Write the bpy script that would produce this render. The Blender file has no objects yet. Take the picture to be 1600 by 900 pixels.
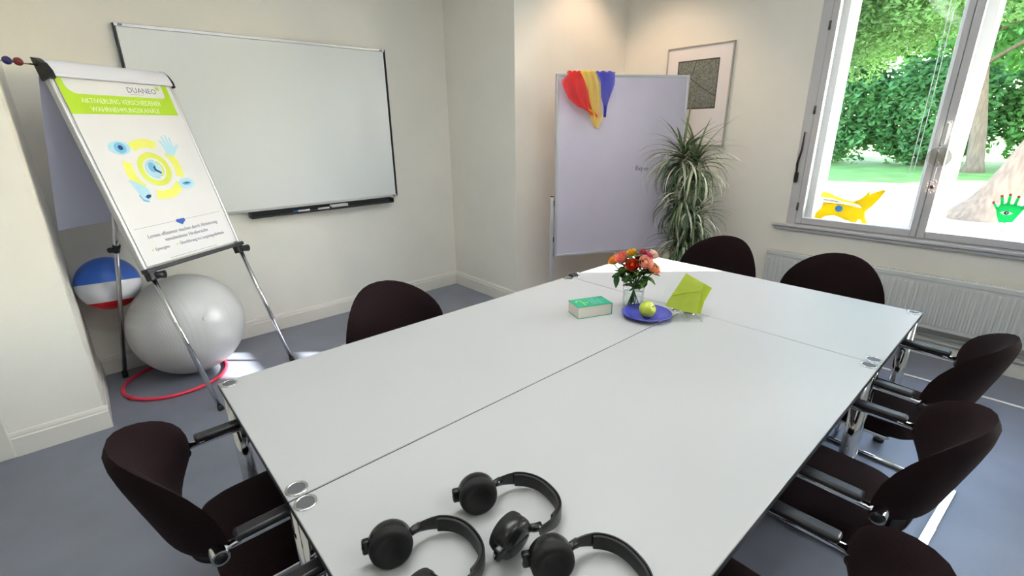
import bpy, bmesh, math, random
from mathutils import Vector, Matrix
random.seed(7)
R = math.radians
S = bpy.context.scene
C = S.collection

# ------------------------------------------------------------------ camera
yaw, pitch, roll, F = R(48.6138), R(18.6366), R(-0.7979), 740.86
fw = Vector((math.cos(yaw)*math.cos(pitch), math.sin(yaw)*math.cos(pitch), -math.sin(pitch)))
rt = Vector((math.sin(yaw), -math.cos(yaw), 0))
up = rt.cross(fw)
r2 = rt*math.cos(roll)+up*math.sin(roll)
u2 = -rt*math.sin(roll)+up*math.cos(roll)
cd = bpy.data.cameras.new('camera'); cam = bpy.data.objects.new('camera', cd); C.objects.link(cam)
cd.sensor_width = 36; cd.lens = F*36/1600; cd.clip_start = .02; cd.clip_end = 300
M = Matrix((r2, u2, -fw)).transposed().to_4x4(); M.translation = Vector((-.20623, -1.88438, 1.61902))
cam.matrix_world = M
S.camera = cam

# ------------------------------------------------------------------ world, sun, exposure
S.view_settings.view_transform = 'Standard'; S.view_settings.look = 'None'
S.view_settings.gamma = 1; S.view_settings.use_curve_mapping = False
S.view_settings.exposure = 0.28
SKY, SUN, FILL, SPOT = 2.4, 32.0, 36.0, 46.0
w = bpy.data.worlds.new('sky'); S.world = w; w.use_nodes = True
nt = w.node_tree; nt.nodes.clear()
sk = nt.nodes.new('ShaderNodeTexSky'); sk.sky_type = 'NISHITA'; sk.sun_disc = False
sk.sun_elevation = R(28.8); sk.sun_rotation = R(131); sk.air_density = 1.0; sk.dust_density = 0.7
bg = nt.nodes.new('ShaderNodeBackground'); bg.inputs[1].default_value = SKY
wo = nt.nodes.new('ShaderNodeOutputWorld')
nt.links.new(sk.outputs[0], bg.inputs[0]); nt.links.new(bg.outputs[0], wo.inputs[0])
sd = bpy.data.lights.new('sun', 'SUN'); sd.energy = SUN; sd.angle = R(.53); sd.color = (1, .96, .9)
so = bpy.data.objects.new('sun', sd); C.objects.link(so)
SD = Vector((-.745, .672, -.55)).normalized()
so.rotation_euler = SD.to_track_quat('-Z', 'Y').to_euler(); so.location = (20, -18, 15)
S.cycles.max_bounces = 10; S.cycles.diffuse_bounces = 6; S.cycles.transparent_max_bounces = 24
S.cycles.caustics_refractive = False; S.cycles.caustics_reflective = False
S.cycles.sample_clamp_indirect = 6.0

# ------------------------------------------------------------------ helpers
def srgb(r, g, b):
    f = lambda c: (c/255/12.92 if c/255 <= .04045 else ((c/255+.055)/1.055)**2.4)
    return (f(r), f(g), f(b))

MATS = {}
def mat(name, col, rough=.5, metal=0, var=0, scale=8, bump=0, bscale=60, sheen=0, spec=.5, coat=0, alpha=1, trans=0, ior=1.45, emit=0, sss=0, transl=0, stretch=None):
    if name in MATS: return MATS[name]
    m = bpy.data.materials.new(name); m.use_nodes = True; MATS[name] = m
    t = m.node_tree; L = t.links.new
    b = t.nodes['Principled BSDF']; out = t.nodes['Material Output']
    b.inputs['Base Color'].default_value = (*col, 1); b.inputs['Roughness'].default_value = rough
    b.inputs['Metallic'].default_value = metal; b.inputs['Specular IOR Level'].default_value = spec
    b.inputs['IOR'].default_value = ior
    if sheen:
        b.inputs['Sheen Weight'].default_value = sheen; b.inputs['Sheen Roughness'].default_value = .4
        b.inputs['Sheen Tint'].default_value = (*[min(1, c*8+.05) for c in col], 1)
    if coat: b.inputs['Coat Weight'].default_value = coat; b.inputs['Coat Roughness'].default_value = .06
    if trans: b.inputs['Transmission Weight'].default_value = trans
    if emit:
        b.inputs['Emission Color'].default_value = (*col, 1); b.inputs['Emission Strength'].default_value = emit
    co = t.nodes.new('ShaderNodeTexCoord')
    src = co.outputs['Object']
    if stretch:
        mp = t.nodes.new('ShaderNodeMapping'); mp.inputs['Scale'].default_value = stretch
        L(src, mp.inputs[0]); src = mp.outputs[0]
    if var:
        n = t.nodes.new('ShaderNodeTexNoise'); n.inputs['Scale'].default_value = scale; n.inputs['Detail'].default_value = 5
        L(src, n.inputs['Vector'])
        r = t.nodes.new('ShaderNodeValToRGB')
        r.color_ramp.elements[0].position = .3; r.color_ramp.elements[1].position = .7
        r.color_ramp.elements[0].color = (*[c*(1-var) for c in col], 1)
        r.color_ramp.elements[1].color = (*[min(1, c*(1+var)) for c in col], 1)
        L(n.outputs['Fac'], r.inputs[0]); L(r.outputs[0], b.inputs['Base Color'])
    if bump:
        n2 = t.nodes.new('ShaderNodeTexNoise'); n2.inputs['Scale'].default_value = bscale; n2.inputs['Detail'].default_value = 3
        L(src, n2.inputs['Vector'])
        bp = t.nodes.new('ShaderNodeBump'); bp.inputs['Strength'].default_value = bump; bp.inputs['Distance'].default_value = .01
        L(n2.outputs['Fac'], bp.inputs['Height']); L(bp.outputs[0], b.inputs['Normal'])
    last = b.outputs[0]
    if transl:
        tr = t.nodes.new('ShaderNodeBsdfTranslucent')
        if var: L(r.outputs[0], tr.inputs[0])
        else: tr.inputs[0].default_value = (*col, 1)
        mx = t.nodes.new('ShaderNodeMixShader'); mx.inputs[0].default_value = transl
        L(last, mx.inputs[1]); L(tr.outputs[0], mx.inputs[2]); last = mx.outputs[0]
    if alpha < 1:
        tp = t.nodes.new('ShaderNodeBsdfTransparent')
        mx = t.nodes.new('ShaderNodeMixShader'); mx.inputs[0].default_value = alpha
        L(tp.outputs[0], mx.inputs[1]); L(last, mx.inputs[2]); last = mx.outputs[0]
    if last != b.outputs[0]: L(last, out.inputs[0])
    return m

def pane_mat(name, tint=(.985, .995, .99), refl=.5, base=0.004):
    m = bpy.data.materials.new(name); m.use_nodes = True; t = m.node_tree; t.nodes.clear(); L = t.links.new
    o = t.nodes.new('ShaderNodeOutputMaterial'); tp = t.nodes.new('ShaderNodeBsdfTransparent'); tp.inputs[0].default_value = (*tint, 1)
    g = t.nodes.new('ShaderNodeBsdfGlossy'); g.inputs['Roughness'].default_value = .02
    lw = t.nodes.new('ShaderNodeLayerWeight'); lw.inputs[0].default_value = .5
    fr = t.nodes.new('ShaderNodeMath'); fr.operation = 'POWER'; fr.inputs[1].default_value = 5; L(lw.outputs['Facing'], fr.inputs[0])
    mu = t.nodes.new('ShaderNodeMath'); mu.operation = 'MULTIPLY_ADD'; mu.inputs[1].default_value = refl; mu.inputs[2].default_value = base
    mx = t.nodes.new('ShaderNodeMixShader')
    L(fr.outputs[0], mu.inputs[0]); L(mu.outputs[0], mx.inputs[0]); L(tp.outputs[0], mx.inputs[1]); L(g.outputs[0], mx.inputs[2]); L(mx.outputs[0], o.inputs[0])
    return m

class MB:
    def __init__(s): s.v = []; s.f = []; s.sm = []
    def add(s, vs, fs, smooth=False, T=None):
        o = len(s.v)
        s.v += [tuple(T @ Vector(p)) if T is not None else tuple(p) for p in vs]
        s.f += [tuple(i+o for i in f) for f in fs]; s.sm += [smooth]*len(fs)
        return s
    def box(s, a, b, T=None):
        x0, y0, z0 = [min(a[i], b[i]) for i in range(3)]; x1, y1, z1 = [max(a[i], b[i]) for i in range(3)]
        v = [(x0,y0,z0),(x1,y0,z0),(x1,y1,z0),(x0,y1,z0),(x0,y0,z1),(x1,y0,z1),(x1,y1,z1),(x0,y1,z1)]
        return s.add(v, [(0,3,2,1),(4,5,6,7),(0,1,5,4),(1,2,6,5),(2,3,7,6),(3,0,4,7)], False, T)
    def rbox(s, a, b, bev=.005, seg=2, T=None):
        bm = bmesh.new(); bmesh.ops.create_cube(bm, size=1)
        for v in bm.verts: v.co = Vector([(a[i]+b[i])/2+v.co[i]*abs(b[i]-a[i]) for i in range(3)])
        res = bmesh.ops.bevel(bm, geom=bm.edges[:], offset=bev, segments=seg, profile=.5, affect='EDGES')
        bm.verts.ensure_lookup_table(); bm.verts.index_update(); new = set(res['faces'])
        vs = [v.co.copy() for v in bm.verts]
        s.add(vs, [tuple(v.index for v in f.verts) for f in bm.faces if f in new], True, T)
        s.add(vs, [tuple(v.index for v in f.verts) for f in bm.faces if f not in new], False, T)
        bm.free(); return s
    def tube(s, path, r, seg=10, closed=False, cap=True, T=None, flat=1.0):
        P = [Vector(p) for p in path]; n = len(P); vs = []; fs = []
        rad = r if isinstance(r, (list, tuple)) else [r]*n
        tan = []
        for i in range(n):
            if closed: t = P[(i+1) % n]-P[i-1]
            else: t = P[min(i+1, n-1)]-P[max(i-1, 0)]
            tan.append(t.normalized())
        ref = Vector((0, 0, 1)) if abs(tan[0].z) < .9 else Vector((1, 0, 0))
        nrm = (ref-tan[0]*ref.dot(tan[0])).normalized()
        for i in range(n):
            nrm = (nrm-tan[i]*nrm.dot(tan[i])).normalized(); bn = tan[i].cross(nrm)
            for k in range(seg):
                a = 2*math.pi*k/seg
                vs.append(P[i]+nrm*math.cos(a)*rad[i]*flat+bn*math.sin(a)*rad[i])
        m = n if closed else n-1
        for i in range(m):
            j = (i+1) % n
            for k in range(seg):
                l = (k+1) % seg
                fs.append((i*seg+k, i*seg+l, j*seg+l, j*seg+k))
        if cap and not closed:
            fs.append(tuple(range(seg))[::-1]); fs.append(tuple((n-1)*seg+k for k in range(seg)))
        return s.add(vs, fs, True, T)
    def cyl(s, a, b, r, seg=16, T=None): return s.tube([a, b], r, seg, T=T)
    def lathe(s, prof, seg=24, T=None):
        vs = []; fs = []; n = len(prof)
        for k in range(seg):
            a = 2*math.pi*k/seg
            for (r, z) in prof: vs.append((r*math.cos(a), r*math.sin(a), z))
        for k in range(seg):
            l = (k+1) % seg
            for i in range(n-1): fs.append((k*n+i, l*n+i, l*n+i+1, k*n+i+1))
        return s.add(vs, fs, True, T)
    def prism(s, pts, d, T=None, smooth=False):   # outline in XY, extruded along Z from 0 to d
        n = len(pts)
        vs = [(x, y, 0) for x, y in pts]+[(x, y, d) for x, y in pts]
        fs = [tuple(range(n))[::-1], tuple(range(n, 2*n))]+[(i, (i+1) % n, n+(i+1) % n, n+i) for i in range(n)]
        return s.add(vs, fs, smooth, T)
    def grid(s, fn, nu, nv, smooth=True, T=None, flip=False):
        vs = [fn(i/nu, j/nv) for j in range(nv+1) for i in range(nu+1)]
        fs = []
        for j in range(nv):
            for i in range(nu):
                a = j*(nu+1)+i
                fs.append((a, a+1, a+nu+2, a+nu+1) if not flip else (a, a+nu+1, a+nu+2, a+1))
        return s.add(vs, fs, smooth, T)
    def build(s, name, m, parent=None, loc=None, rot=None, auto=None):
        me = bpy.data.meshes.new(name); me.from_pydata(s.v, [], s.f); me.update()
        me.polygons.foreach_set('use_smooth', s.sm)
        if auto:
            bm = bmesh.new(); bm.from_mesh(me); bmesh.ops.recalc_face_normals(bm, faces=bm.faces)
            for e in bm.edges:
                if len(e.link_faces) == 2 and e.calc_face_angle(0) > auto: e.smooth = False
            bm.to_mesh(me); bm.free()
        me.materials.append(m)
        o = bpy.data.objects.new(name, me); C.objects.link(o)
        if parent: o.parent = parent
        if loc: o.location = loc
        if rot: o.rotation_euler = rot
        return o

def tag(o, label=None, cat=None, group=None, kind=None):
    if label: o['label'] = label
    if cat: o['category'] = cat
    if group: o['group'] = group
    if kind: o['kind'] = kind
    return o
def thing(name, label, cat, loc=(0,0,0), rz=0, group=None):
    o = bpy.data.objects.new(name, None); C.objects.link(o); o.location = loc; o.rotation_euler = (0,0,rz); o.empty_display_size = .05
    return tag(o, label, cat, group)
def struct(o): o['kind'] = 'structure'; return o
def copy_tree(o, parent=None):
    kids = [c for c in o.children]
    c = o.copy(); C.objects.link(c); c.parent = parent
    for k in kids: copy_tree(k, c)
    return c
def inst(src, name, parent=None, loc=None, rot=None, scale=None):
    o = bpy.data.objects.new(name, src.data); C.objects.link(o); o.parent = parent
    if loc is not None: o.location = loc
    if rot is not None: o.rotation_euler = rot
    if scale is not None: o.scale = scale
    return o
def frame(o, x, y, z):
    m = Matrix((Vector(x), Vector(y), Vector(z))).transposed().to_4x4(); m.translation = Vector(o); return m
def fillet(pts, r, n=6, closed=False):
    P = [Vector(p) for p in pts]; out = []
    N = len(P)
    for i in range(N):
        if not closed and i in (0, N-1): out.append(P[i]); continue
        a = (P[i-1]-P[i]); b = (P[(i+1) % N]-P[i]); la, lb = a.length, b.length
        d = min(r, la*.49, lb*.49); A = P[i]+a.normalized()*d; B = P[i]+b.normalized()*d
        for k in range(n+1):
            t = k/n; out.append(A*(1-t)**2+P[i]*2*t*(1-t)+B*t*t)
    return out
def text(body, size, m, parent, T, name='lettering', align='LEFT', squeeze=1.0, ext=.0004):
    cu = bpy.data.curves.new(name, 'FONT'); cu.body = body; cu.size = size; cu.align_x = align; cu.extrude = ext; cu.resolution_u = 2
    tmp = bpy.data.objects.new(name+'_tmp', cu); C.objects.link(tmp)
    dg = bpy.context.evaluated_depsgraph_get(); me = bpy.data.meshes.new_from_object(tmp.evaluated_get(dg))
    bpy.data.objects.remove(tmp); bpy.data.curves.remove(cu)
    for v in me.vertices: v.co = T @ Vector((v.co.x*squeeze, v.co.y, v.co.z))
    me.materials.clear(); me.materials.append(m); me.name = name
    o = bpy.data.objects.new(name, me); C.objects.link(o); o.parent = parent
    return o

# ------------------------------------------------------------------ materials
wall_m = mat('wall_paint', srgb(239, 236, 227), .85, var=.02, scale=3, bump=.08, bscale=180)
white_m = mat('white_gloss_paint', srgb(226, 223, 216), .4, var=.015, scale=5)
frame_m = mat('window_paint_backlit', srgb(196, 195, 197), .35, var=.015, scale=6)  # window white darkened in its colour to look backlit
floor_m = mat('floor_linoleum', srgb(118, 123, 137), .32, var=.10, scale=3.5, bump=.12, bscale=250)
outer_m = mat('window_paint_sunlit', srgb(232, 232, 230), .4, var=.015, scale=6)  # same window white, kept brighter for the sunlit outer leaf
ceil_m = mat('ceiling_paint', srgb(232, 230, 224), .9, var=.01)
table_m = mat('table_laminate', srgb(179, 180, 180), .36, var=.006, scale=4, bump=.01, bscale=400)
edge_m = mat('dark_edge', srgb(38, 38, 42), .45, var=.05)
chrome = mat('chrome', (.72, .73, .75), .09, 1, var=.02, scale=20)
blackp = mat('black_plastic', (.012, .012, .013), .35, var=.1, scale=30)
fabric = mat('aubergine_fabric', (.0105, .0046, .0055), .92, var=.25, scale=160, bump=.2, bscale=700, sheen=.12, spec=.15)
armp = mat('arm_pad_plastic', (.02, .019, .022), .33, var=.08, scale=20)
alu = mat('aluminium', srgb(205, 206, 208), .35, .6, var=.02, scale=30, stretch=(1, 1, .1))
whitebd = mat('whiteboard_enamel', srgb(232, 236, 236), .16, var=.008, scale=2)
paper = mat('paper', srgb(232, 232, 236), .8, var=.01, scale=6, transl=.15)
lime_print = mat('lime_print', srgb(168, 204, 46), .75, var=.02, scale=10)
yel_print = mat('yellow_green_print', srgb(220, 222, 110), .75, var=.03, scale=14)
yel2_print = mat('olive_yellow_print', srgb(205, 214, 92), .75, var=.03, scale=14)
cyan_print = mat('pale_blue_print', srgb(172, 212, 230), .75, var=.05, scale=20)
cyan2_print = mat('sky_blue_print', srgb(110, 176, 216), .75, var=.05, scale=20)
navy_print = mat('navy_print', srgb(30, 60, 120), .75, var=.03, scale=20)
blue_print = mat('royal_blue_print', srgb(58, 92, 176), .75, var=.03)
grey_print = mat('grey_print', srgb(120, 130, 150), .75, var=.03)
mint_print = mat('white_print', srgb(226, 240, 196), .75, var=.02)
wglass = pane_mat('window_pane')
acryl = pane_mat('clear_acrylic', (.988, .995, .99), 1.0, .012)
vglass = pane_mat('vase_glass', (.975, .99, .985), 1.4, .02)

# ------------------------------------------------------------------ the room shell
H = 3.4; WX = 4.15; ALY = 2.28; PILX = 2.65; PILY = 1.285; LPX = -.405; LPY = 1.455; BX = -3.2; BY = -7.2
def slab(name, a, b, m, parent=None): return struct(MB().box(a, b).build(name, m, parent))
slab('floor', (BX-.3, BY-.3, -.2), (WX+.42, ALY+.3, 0), floor_m)
slab('ceiling', (BX-.3, BY-.3, H), (WX+.42, ALY+.3, H+.2), ceil_m)
slab('wall_alcove', (LPX, ALY, 0), (PILX, ALY+.2, H), wall_m)
slab('wall_pillar', (PILX, PILY, 0), (WX, ALY+.2, H), wall_m)
slab('wall_door', (-.79, LPY, 0), (LPX, ALY+.2, H), wall_m)
slab('wall_door_above', (-1.79, LPY, 2.12), (-.79, ALY+.2, H), wall_m)
slab('wall_door_beyond', (BX, LPY, 0), (-1.79, ALY+.2, H), wall_m)
slab('wall_rear', (BX-.2, BY, 0), (BX, ALY+.2, H), wall_m)
slab('wall_side', (BX-.2, BY-.2, 0), (WX+.4, BY, H), wall_m)
# window wall with two openings: the one in view and an unseen one added for fill daylight
W0, W1, WB, WT = -2.26, -.47, .83, 3.2
V0, V1 = -4.95, -3.2
wx = MB()
wx.box((WX, W1, 0), (WX+.40, PILY+1.2, H)); wx.box((WX, W0, 0), (WX+.40, W1, WB)); wx.box((WX, W0, WT), (WX+.40, W1, H))
wx.box((WX, V1, 0), (WX+.40, W0, H)); wx.box((WX, V0, 0), (WX+.40, V1, WB)); wx.box((WX, V0, WT), (WX+.40, V1, H)); wx.box((WX, BY, 0), (WX+.40, V0, H))
struct(wx.build('wall_window', wall_m))

def baseboard(name, p0, p1, n, h=.14):
    # profile along p0->p1, n = outward normal (into the room)
    prof = [(0, 0), (.016, 0), (.016, h-.035), (.011, h-.03), (.011, h-.018), (.006, h-.004), (0, h)]
    p0 = Vector(p0); p1 = Vector(p1); n = Vector(n); vs = []
    for p in (p0, p1):
        for d, z in prof: vs.append(p+n*d+Vector((0, 0, z)))
    k = len(prof); fs = [(i, i+1, k+i+1, k+i) for i in range(k-1)]+[tuple(range(k)), tuple(range(k, 2*k))[::-1]]
    mb = MB(); mb.add(vs, fs); o = mb.build(name, white_m, auto=.5); return struct(o)
baseboard('baseboard_alcove', (LPX, ALY, 0), (PILX, ALY, 0), (0, -1, 0))
baseboard('baseboard_alcove_side', (PILX, PILY+.0005, 0), (PILX, ALY, 0), (-1, 0, 0))
baseboard('baseboard_pillar', (PILX-.016, PILY, 0), (WX, PILY, 0), (0, -1, 0))
baseboard('baseboard_door', (-.79, LPY, 0), (LPX+.016, LPY, 0), (0, -1, 0))
baseboard('baseboard_door_side', (LPX, LPY+.0005, 0), (LPX, ALY, 0), (1, 0, 0))
baseboard('baseboard_window', (WX, BY, 0), (WX, PILY, 0), (-1, 0, 0), .13)
# door beside the alcove
MB().rbox((-.875, LPY-.022, 0), (-.79, LPY+.06, 2.2), .006).build('trim_1', white_m)['kind'] = 'structure'
MB().rbox((-1.79, LPY-.022, 0), (-1.705, LPY+.06, 2.2), .006).build('trim_2', white_m)['kind'] = 'structure'
MB().rbox((-1.79, LPY-.024, 2.115), (-.79, LPY+.06, 2.2), .006).build('trim_3', white_m)['kind'] = 'structure'
d = MB().box((-1.705, LPY+.02, .005), (-.875, LPY+.06, 2.115)).build('door_1', mat('door_paint', srgb(226, 217, 196), .45, var=.02)); struct(d)
pm = mat('door_panel_paint', srgb(222, 212, 190), .45, var=.02)
for z0, z1 in ((.16, .95), (1.08, 1.98)):
    MB().rbox((-1.58, LPY+.008, z0), (-1.0, LPY+.03, z1), .008).build('door_panel', pm, d)
hb = MB(); hb.cyl((-1.62, LPY+.03, 1.03), (-1.62, LPY-.04, 1.03), .011); hb.cyl((-1.62, LPY-.035, 1.03), (-1.5, LPY-.035, 1.03), .009)
hb.build('door_handle', chrome, d)
# white strip running along the floor by the window
s_ = MB().rbox((3.655, -5.0, 0), (3.675, .4, .008), .003).build('trim_4', mat('pale_cable_cover', srgb(226, 226, 222), .45, var=.02)); struct(s_)

# ------------------------------------------------------------------ windows
def sash(name, parent, x0, x1, y0, y1, z0, z1, wl, wr, wb, wt):
    # y0<y1 ; wl = stile at y1 side, wr = stile at y0 side
    g = MB().box(((x0+x1)/2-.002, y0+wr-.006, z0+wb-.006), ((x0+x1)/2+.002, y1-wl+.006, z1-wt+.006)).build('pane', wglass, parent)
    mb = MB()
    mb.rbox((x0, y1-wl, z0), (x1, y1, z1), .004); mb.rbox((x0, y0, z0), (x1, y0+wr, z1), .004)
    mb.rbox((x0, y0+wr, z0), (x1, y1-wl, z0+wb), .004); mb.rbox((x0, y0+wr, z1-wt), (x1, y1-wl, z1), .004)
    return mb.build(name, frame_m, parent)
def window(name, y0, y1):
    root = bpy.data.objects.new(name, None); C.objects.link(root); root['kind'] = 'structure'
    ym = -1.309 if y1 > -2 else (y0+y1)/2
    mb = MB()   # fixed frame
    xa, xb = WX-.012, WX+.07
    mb.rbox((xa, y1-.05, WB), (xb, y1+.02, WT), .004); mb.rbox((xa, y0-.02, WB), (xb, y0+.05, WT), .004)
    mb.rbox((xa, y0+.05, WB), (xb, y1-.05, WB+.012), .004); mb.rbox((xa, y0+.05, WT-.05), (xb, y1-.05, WT), .004)
    mb.rbox((xa, y0+.05, 2.572), (xb, y1-.05, 2.688), .006)
    mb.build('window_frame', frame_m, root)
    for za, zb in ((WB+.014, 2.57), (2.69, WT-.052)):
        sash('sash', root, WX-.022, WX+.03, ym+.002, y1-.052, za, zb, .045, .036, .05 if za < 2 else .035, .035)
        sash('sash', root, WX-.022, WX+.03, y0+.052, ym-.002, za, zb, .045, .052, .05 if za < 2 else .035, .035)
    # outer leaf
    xo, xp = WX+.285, WX+.335
    ob = MB(); ja, jb = y1-.13, y0+.06; pa, pb_ = ym-.095, ym+.07
    ob.rbox((WX+.095, ja, WB+.03), (xp, y1, WT), .004); ob.rbox((xo, y0, WB+.03), (xp, jb, WT), .004); ob.rbox((WX+.095, pa, WB+.03), (xp, pb_, WT), .004)
    for a_, b_ in ((pb_, ja), (jb, pa)):
        for z_, z2 in ((WB+.03, WB+.055), (WT-.06, WT), (2.78, 2.90)): ob.rbox((xo, a_, z_), (xp, b_, z2), .004)
    ob.build('outer_frame', outer_m, root)
    for a, b in ((ym+.06, y1-.09), (y0+.05, ym-.09)):
        for za, zb in ((WB+.05, 2.785), (2.895, WT-.05)):
            MB().box((xo+.02, a, za), (xo+.024, b, zb)).build('outer_pane', wglass, root)
    MB().box((WX+.07, y0, WB), (WX+.40, y1, WB+.03)).build('box_sill', outer_m, root)
    sl = MB(); sl.rbox((WX-.045, y0-.12, WB-.022), (WX+.05, y1+.12, WB+.002), .006); sl.rbox((WX-.028, y0-.10, WB-.048), (WX+.02, y1+.10, WB-.022), .005)
    sl.build('window_sill', frame_m, root)
    return root
win = window('window_1', W0, W1)
window('added_window', V0, V1)  # added out of view to let in more skylight
hm = mat('dark_hinge', srgb(92, 86, 82), .4, .6, var=.05)
for z in (1.72, .98, 2.3):
    MB().cyl((WX-.026, W1-.052, z-.03), (WX-.026, W1-.052, z+.03), .008, 10).build('hinge', hm, win)
# espagnolette handle on the mullion
h = MB(); h.rbox((WX-.034, -1.345, 1.47), (WX-.02, -1.315, 1.63), .006); h.cyl((WX-.03, -1.33, 1.6), (WX-.075, -1.33, 1.6), .009); h.rbox((WX-.082, -1.341, 1.48), (WX-.066, -1.319, 1.615), .006)
h.build('window_handle', mat('handle_white', srgb(215, 212, 206), .3, var=.02), win)

# blind cords seen behind the glass, strap winder on the jamb
cm = mat('cord_white', srgb(232, 232, 230), .6, var=.03)
for i, (y, zb, lb) in enumerate(((-1.166, 1.27, 'thin white blind cord nearer the window middle, in front of trees'), (-1.19, 1.30, 'thin white blind cord with a small knot, hanging by the mullion'))):
    t = thing('blind_cord', lb, 'cord', (WX+.10, y, 3.1), 0, 'blind cords')
    MB().tube([(0, 0, .02), (0, .004, -.6), (0, -.003, -1.2), (0, 0, zb-3.1)], .0028, 6).build('cord_line', cm, t)
    MB().lathe([(0, .012), (.008, .006), (.009, -.006), (0, -.012)], 10, Matrix.Translation((0, .001, -1.02+i*.02))).build('knot', cm, t)
t = thing('cord_cleat', 'slim black lever on the window jamb', 'lever', (WX-.03, -.475, 1.2))
MB().tube([(0, 0, .02), (-.012, .004, .12), (-.006, -.008, .22), (-.012, -.012, .36)], [.006, .009, .007, .005], 8).build('lever', blackp, t)
MB().rbox((-.012, -.012, -.03), (.012, .012, .05), .004).build('socket', blackp, t)

# ------------------------------------------------------------------ added fill pendants and the corner spot
def fill_lamp(x, y, label, e=FILL, col=(.95, .98, 1.0)):
    # added fill pendant, out of view, washing the ceiling and lighting downward
    t = thing('fill_pendant', label, 'lamp', (x, y, 2.86), 0, 'added fill lamps')
    MB().rbox((-.62, -.09, 0), (.62, .09, .045), .012).build('housing', white_m, t)
    MB().rbox((-.60, -.07, -.006), (.60, .07, .002), .002).build('diffuser', mat('fill_diffuser', (.9, .9, .88), .6, emit=2.0), t)
    for sx in (-.5, .5): MB().tube([(sx, 0, .04), (sx, 0, H-2.86)], .0025, 6).build('wire', chrome, t)
    MB().rbox((-.55, -.03, H-2.86-.03), (.55, .03, H-2.86), .006).build('canopy', white_m, t)
    for nm, k, z, rx in (('fill_up_light', .72, .055, math.pi), ('fill_down_light', .28, -.016, 0)):
        ld = bpy.data.lights.new(nm, 'AREA'); ld.shape = 'RECTANGLE'; ld.energy = e*k; ld.size = 1.15; ld.size_y = .13; ld.color = col
        lo = bpy.data.objects.new(nm, ld); C.objects.link(lo); lo.parent = t; lo.location = (0, 0, z); lo.rotation_euler = (rx, 0, 0)
    return t
fill_lamp(.35, -.55, 'added unseen fill lamp above the near end of the tables')
fill_lamp(1.5, -.6, 'added unseen fill lamp above the middle of the tables', FILL*.75)
fill_lamp(1.0, -3.2, 'added unseen fill lamp behind the chairs')
fill_lamp(-1.8, -1.6, 'added unseen fill lamp near the door', FILL*.35)
t = thing('spot_lamp', 'round warm downlight in the ceiling over the pinboard corner', 'lamp', (3.42, .72, H))
MB().lathe([(0, -.015), (.055, -.012), (.075, -.03), (.085, -.03), (.09, 0), (0, 0)], 28).build('ring', white_m, t)
ld = bpy.data.lights.new('spot_light', 'SPOT'); ld.energy = SPOT; ld.spot_size = R(100); ld.spot_blend = .55; ld.color = (1, .70, .46); ld.shadow_soft_size = .06
lo = bpy.data.objects.new('spot_light', ld); C.objects.link(lo); lo.parent = t; lo.location = (0, 0, -.05)

# ------------------------------------------------------------------ tables
def table(label, x0, y0, x1, y1):
    t = thing('conference_table', label, 'table', ((x0+x1)/2, (y0+y1)/2, 0), 0, 'white tables pushed together')
    a, b = (x1-x0)/2, (y1-y0)/2
    MB().rbox((-a, -b, .716), (a, b, .74), .002, 1).build('tabletop', table_m, t)
    eb = MB()
    for s in (-1, 1):
        eb.box((-a-.0008, s*(b+.0008), .718), (a+.0008, s*(b-.004), .7375)); eb.box((s*(a+.0008), -b, .718), (s*(a-.004), b, .7375))
    eb.build('edge_band', edge_m, t)
    rb = MB()
    for s in (-1, 1):
        rb.box((-a+.05, s*(b-.05)-.012, .672), (a-.05, s*(b-.05)+.012, .716)); rb.box((s*(a-.05)-.012, -b+.05, .672), (s*(a-.05)+.012, b-.05, .716))
    rb.build('rail_frame', edge_m, t)
    for sx in (-1, 1):
        for sy in (-1, 1):
            L = MB().cyl((0, 0, .02), (0, 0, .716), .027, 20).build('leg', chrome, t, (sx*(a-.031), sy*(b-.031), 0))
            MB().lathe([(0, 0), (.024, 0), (.024, .022), (0, .022)], 16).build('foot', blackp, L)
            MB().lathe([(.0215, .742), (.0215, .7435), (.0275, .7435), (.0285, .742), (.0285, .7375)], 24).build('ring', chrome, L)
            MB().lathe([(0, .7425), (.0216, .7425)], 24).build('cap', mat('cap_grey', srgb(88, 90, 92), .5, var=.05), L)
table('white rectangular table on the whiteboard side', 0, -.7905, 1.919, 0)
table('white rectangular table carrying the headphones', 0, -1.6, 1.919, -.7945)
table('white rectangular table set crosswise at the window end', 1.923, -1.6, 2.712, 0)
t = thing('table_clamp', 'small black clamp joining two tables on the whiteboard side', 'clamp', (1.945, -.02, .74))
MB().rbox((-.025, -.018, .0), (.03, .02, .014), .005).build('clamp_block', blackp, t)
MB().lathe([(0, .02), (.008, .02), (.010, .012), (.010, 0)], 12, Matrix.Translation((.035, -.008, .0))).build('screw', chrome, t)

# ------------------------------------------------------------------ chairs
def backrest(mb, W=.278, Hh=.238, zc=.630, T=.030):
    n, m = 40, 10
    def pt(a, b, o):
        x = W*a*(1-.05*max(0, b)); z = zc+(Hh if b > 0 else .075)*b
        y = -.190-(1-abs(a)**2.2)*(.075+.30*(z-.52))
        return Vector((x, y+o, z))
    rings = []
    for k in range(m+1):
        r = k/m; row = []
        for i in range(n):
            th = 2*math.pi*i/n; c, s = math.cos(th), math.sin(th); e = 2/2.2 if s >= 0 else 2/1.9
            row.append((r*math.copysign(abs(c)**e, c), r*math.copysign(abs(s)**e, s), r))
        rings.append(row)
    for side in (1, -1):
        vs = []; fs = []
        for row in rings:
            for a, b, r in row: vs.append(pt(a, b, side*T*max(0, 1-r**5)**.5))
        for k in range(m):
            for i in range(n):
                j = (i+1) % n; q = (k*n+i, k*n+j, (k+1)*n+j, (k+1)*n+i)
                fs.append(q if side == -1 else q[::-1])
        mb.add(vs, fs, True)
    return mb
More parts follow.
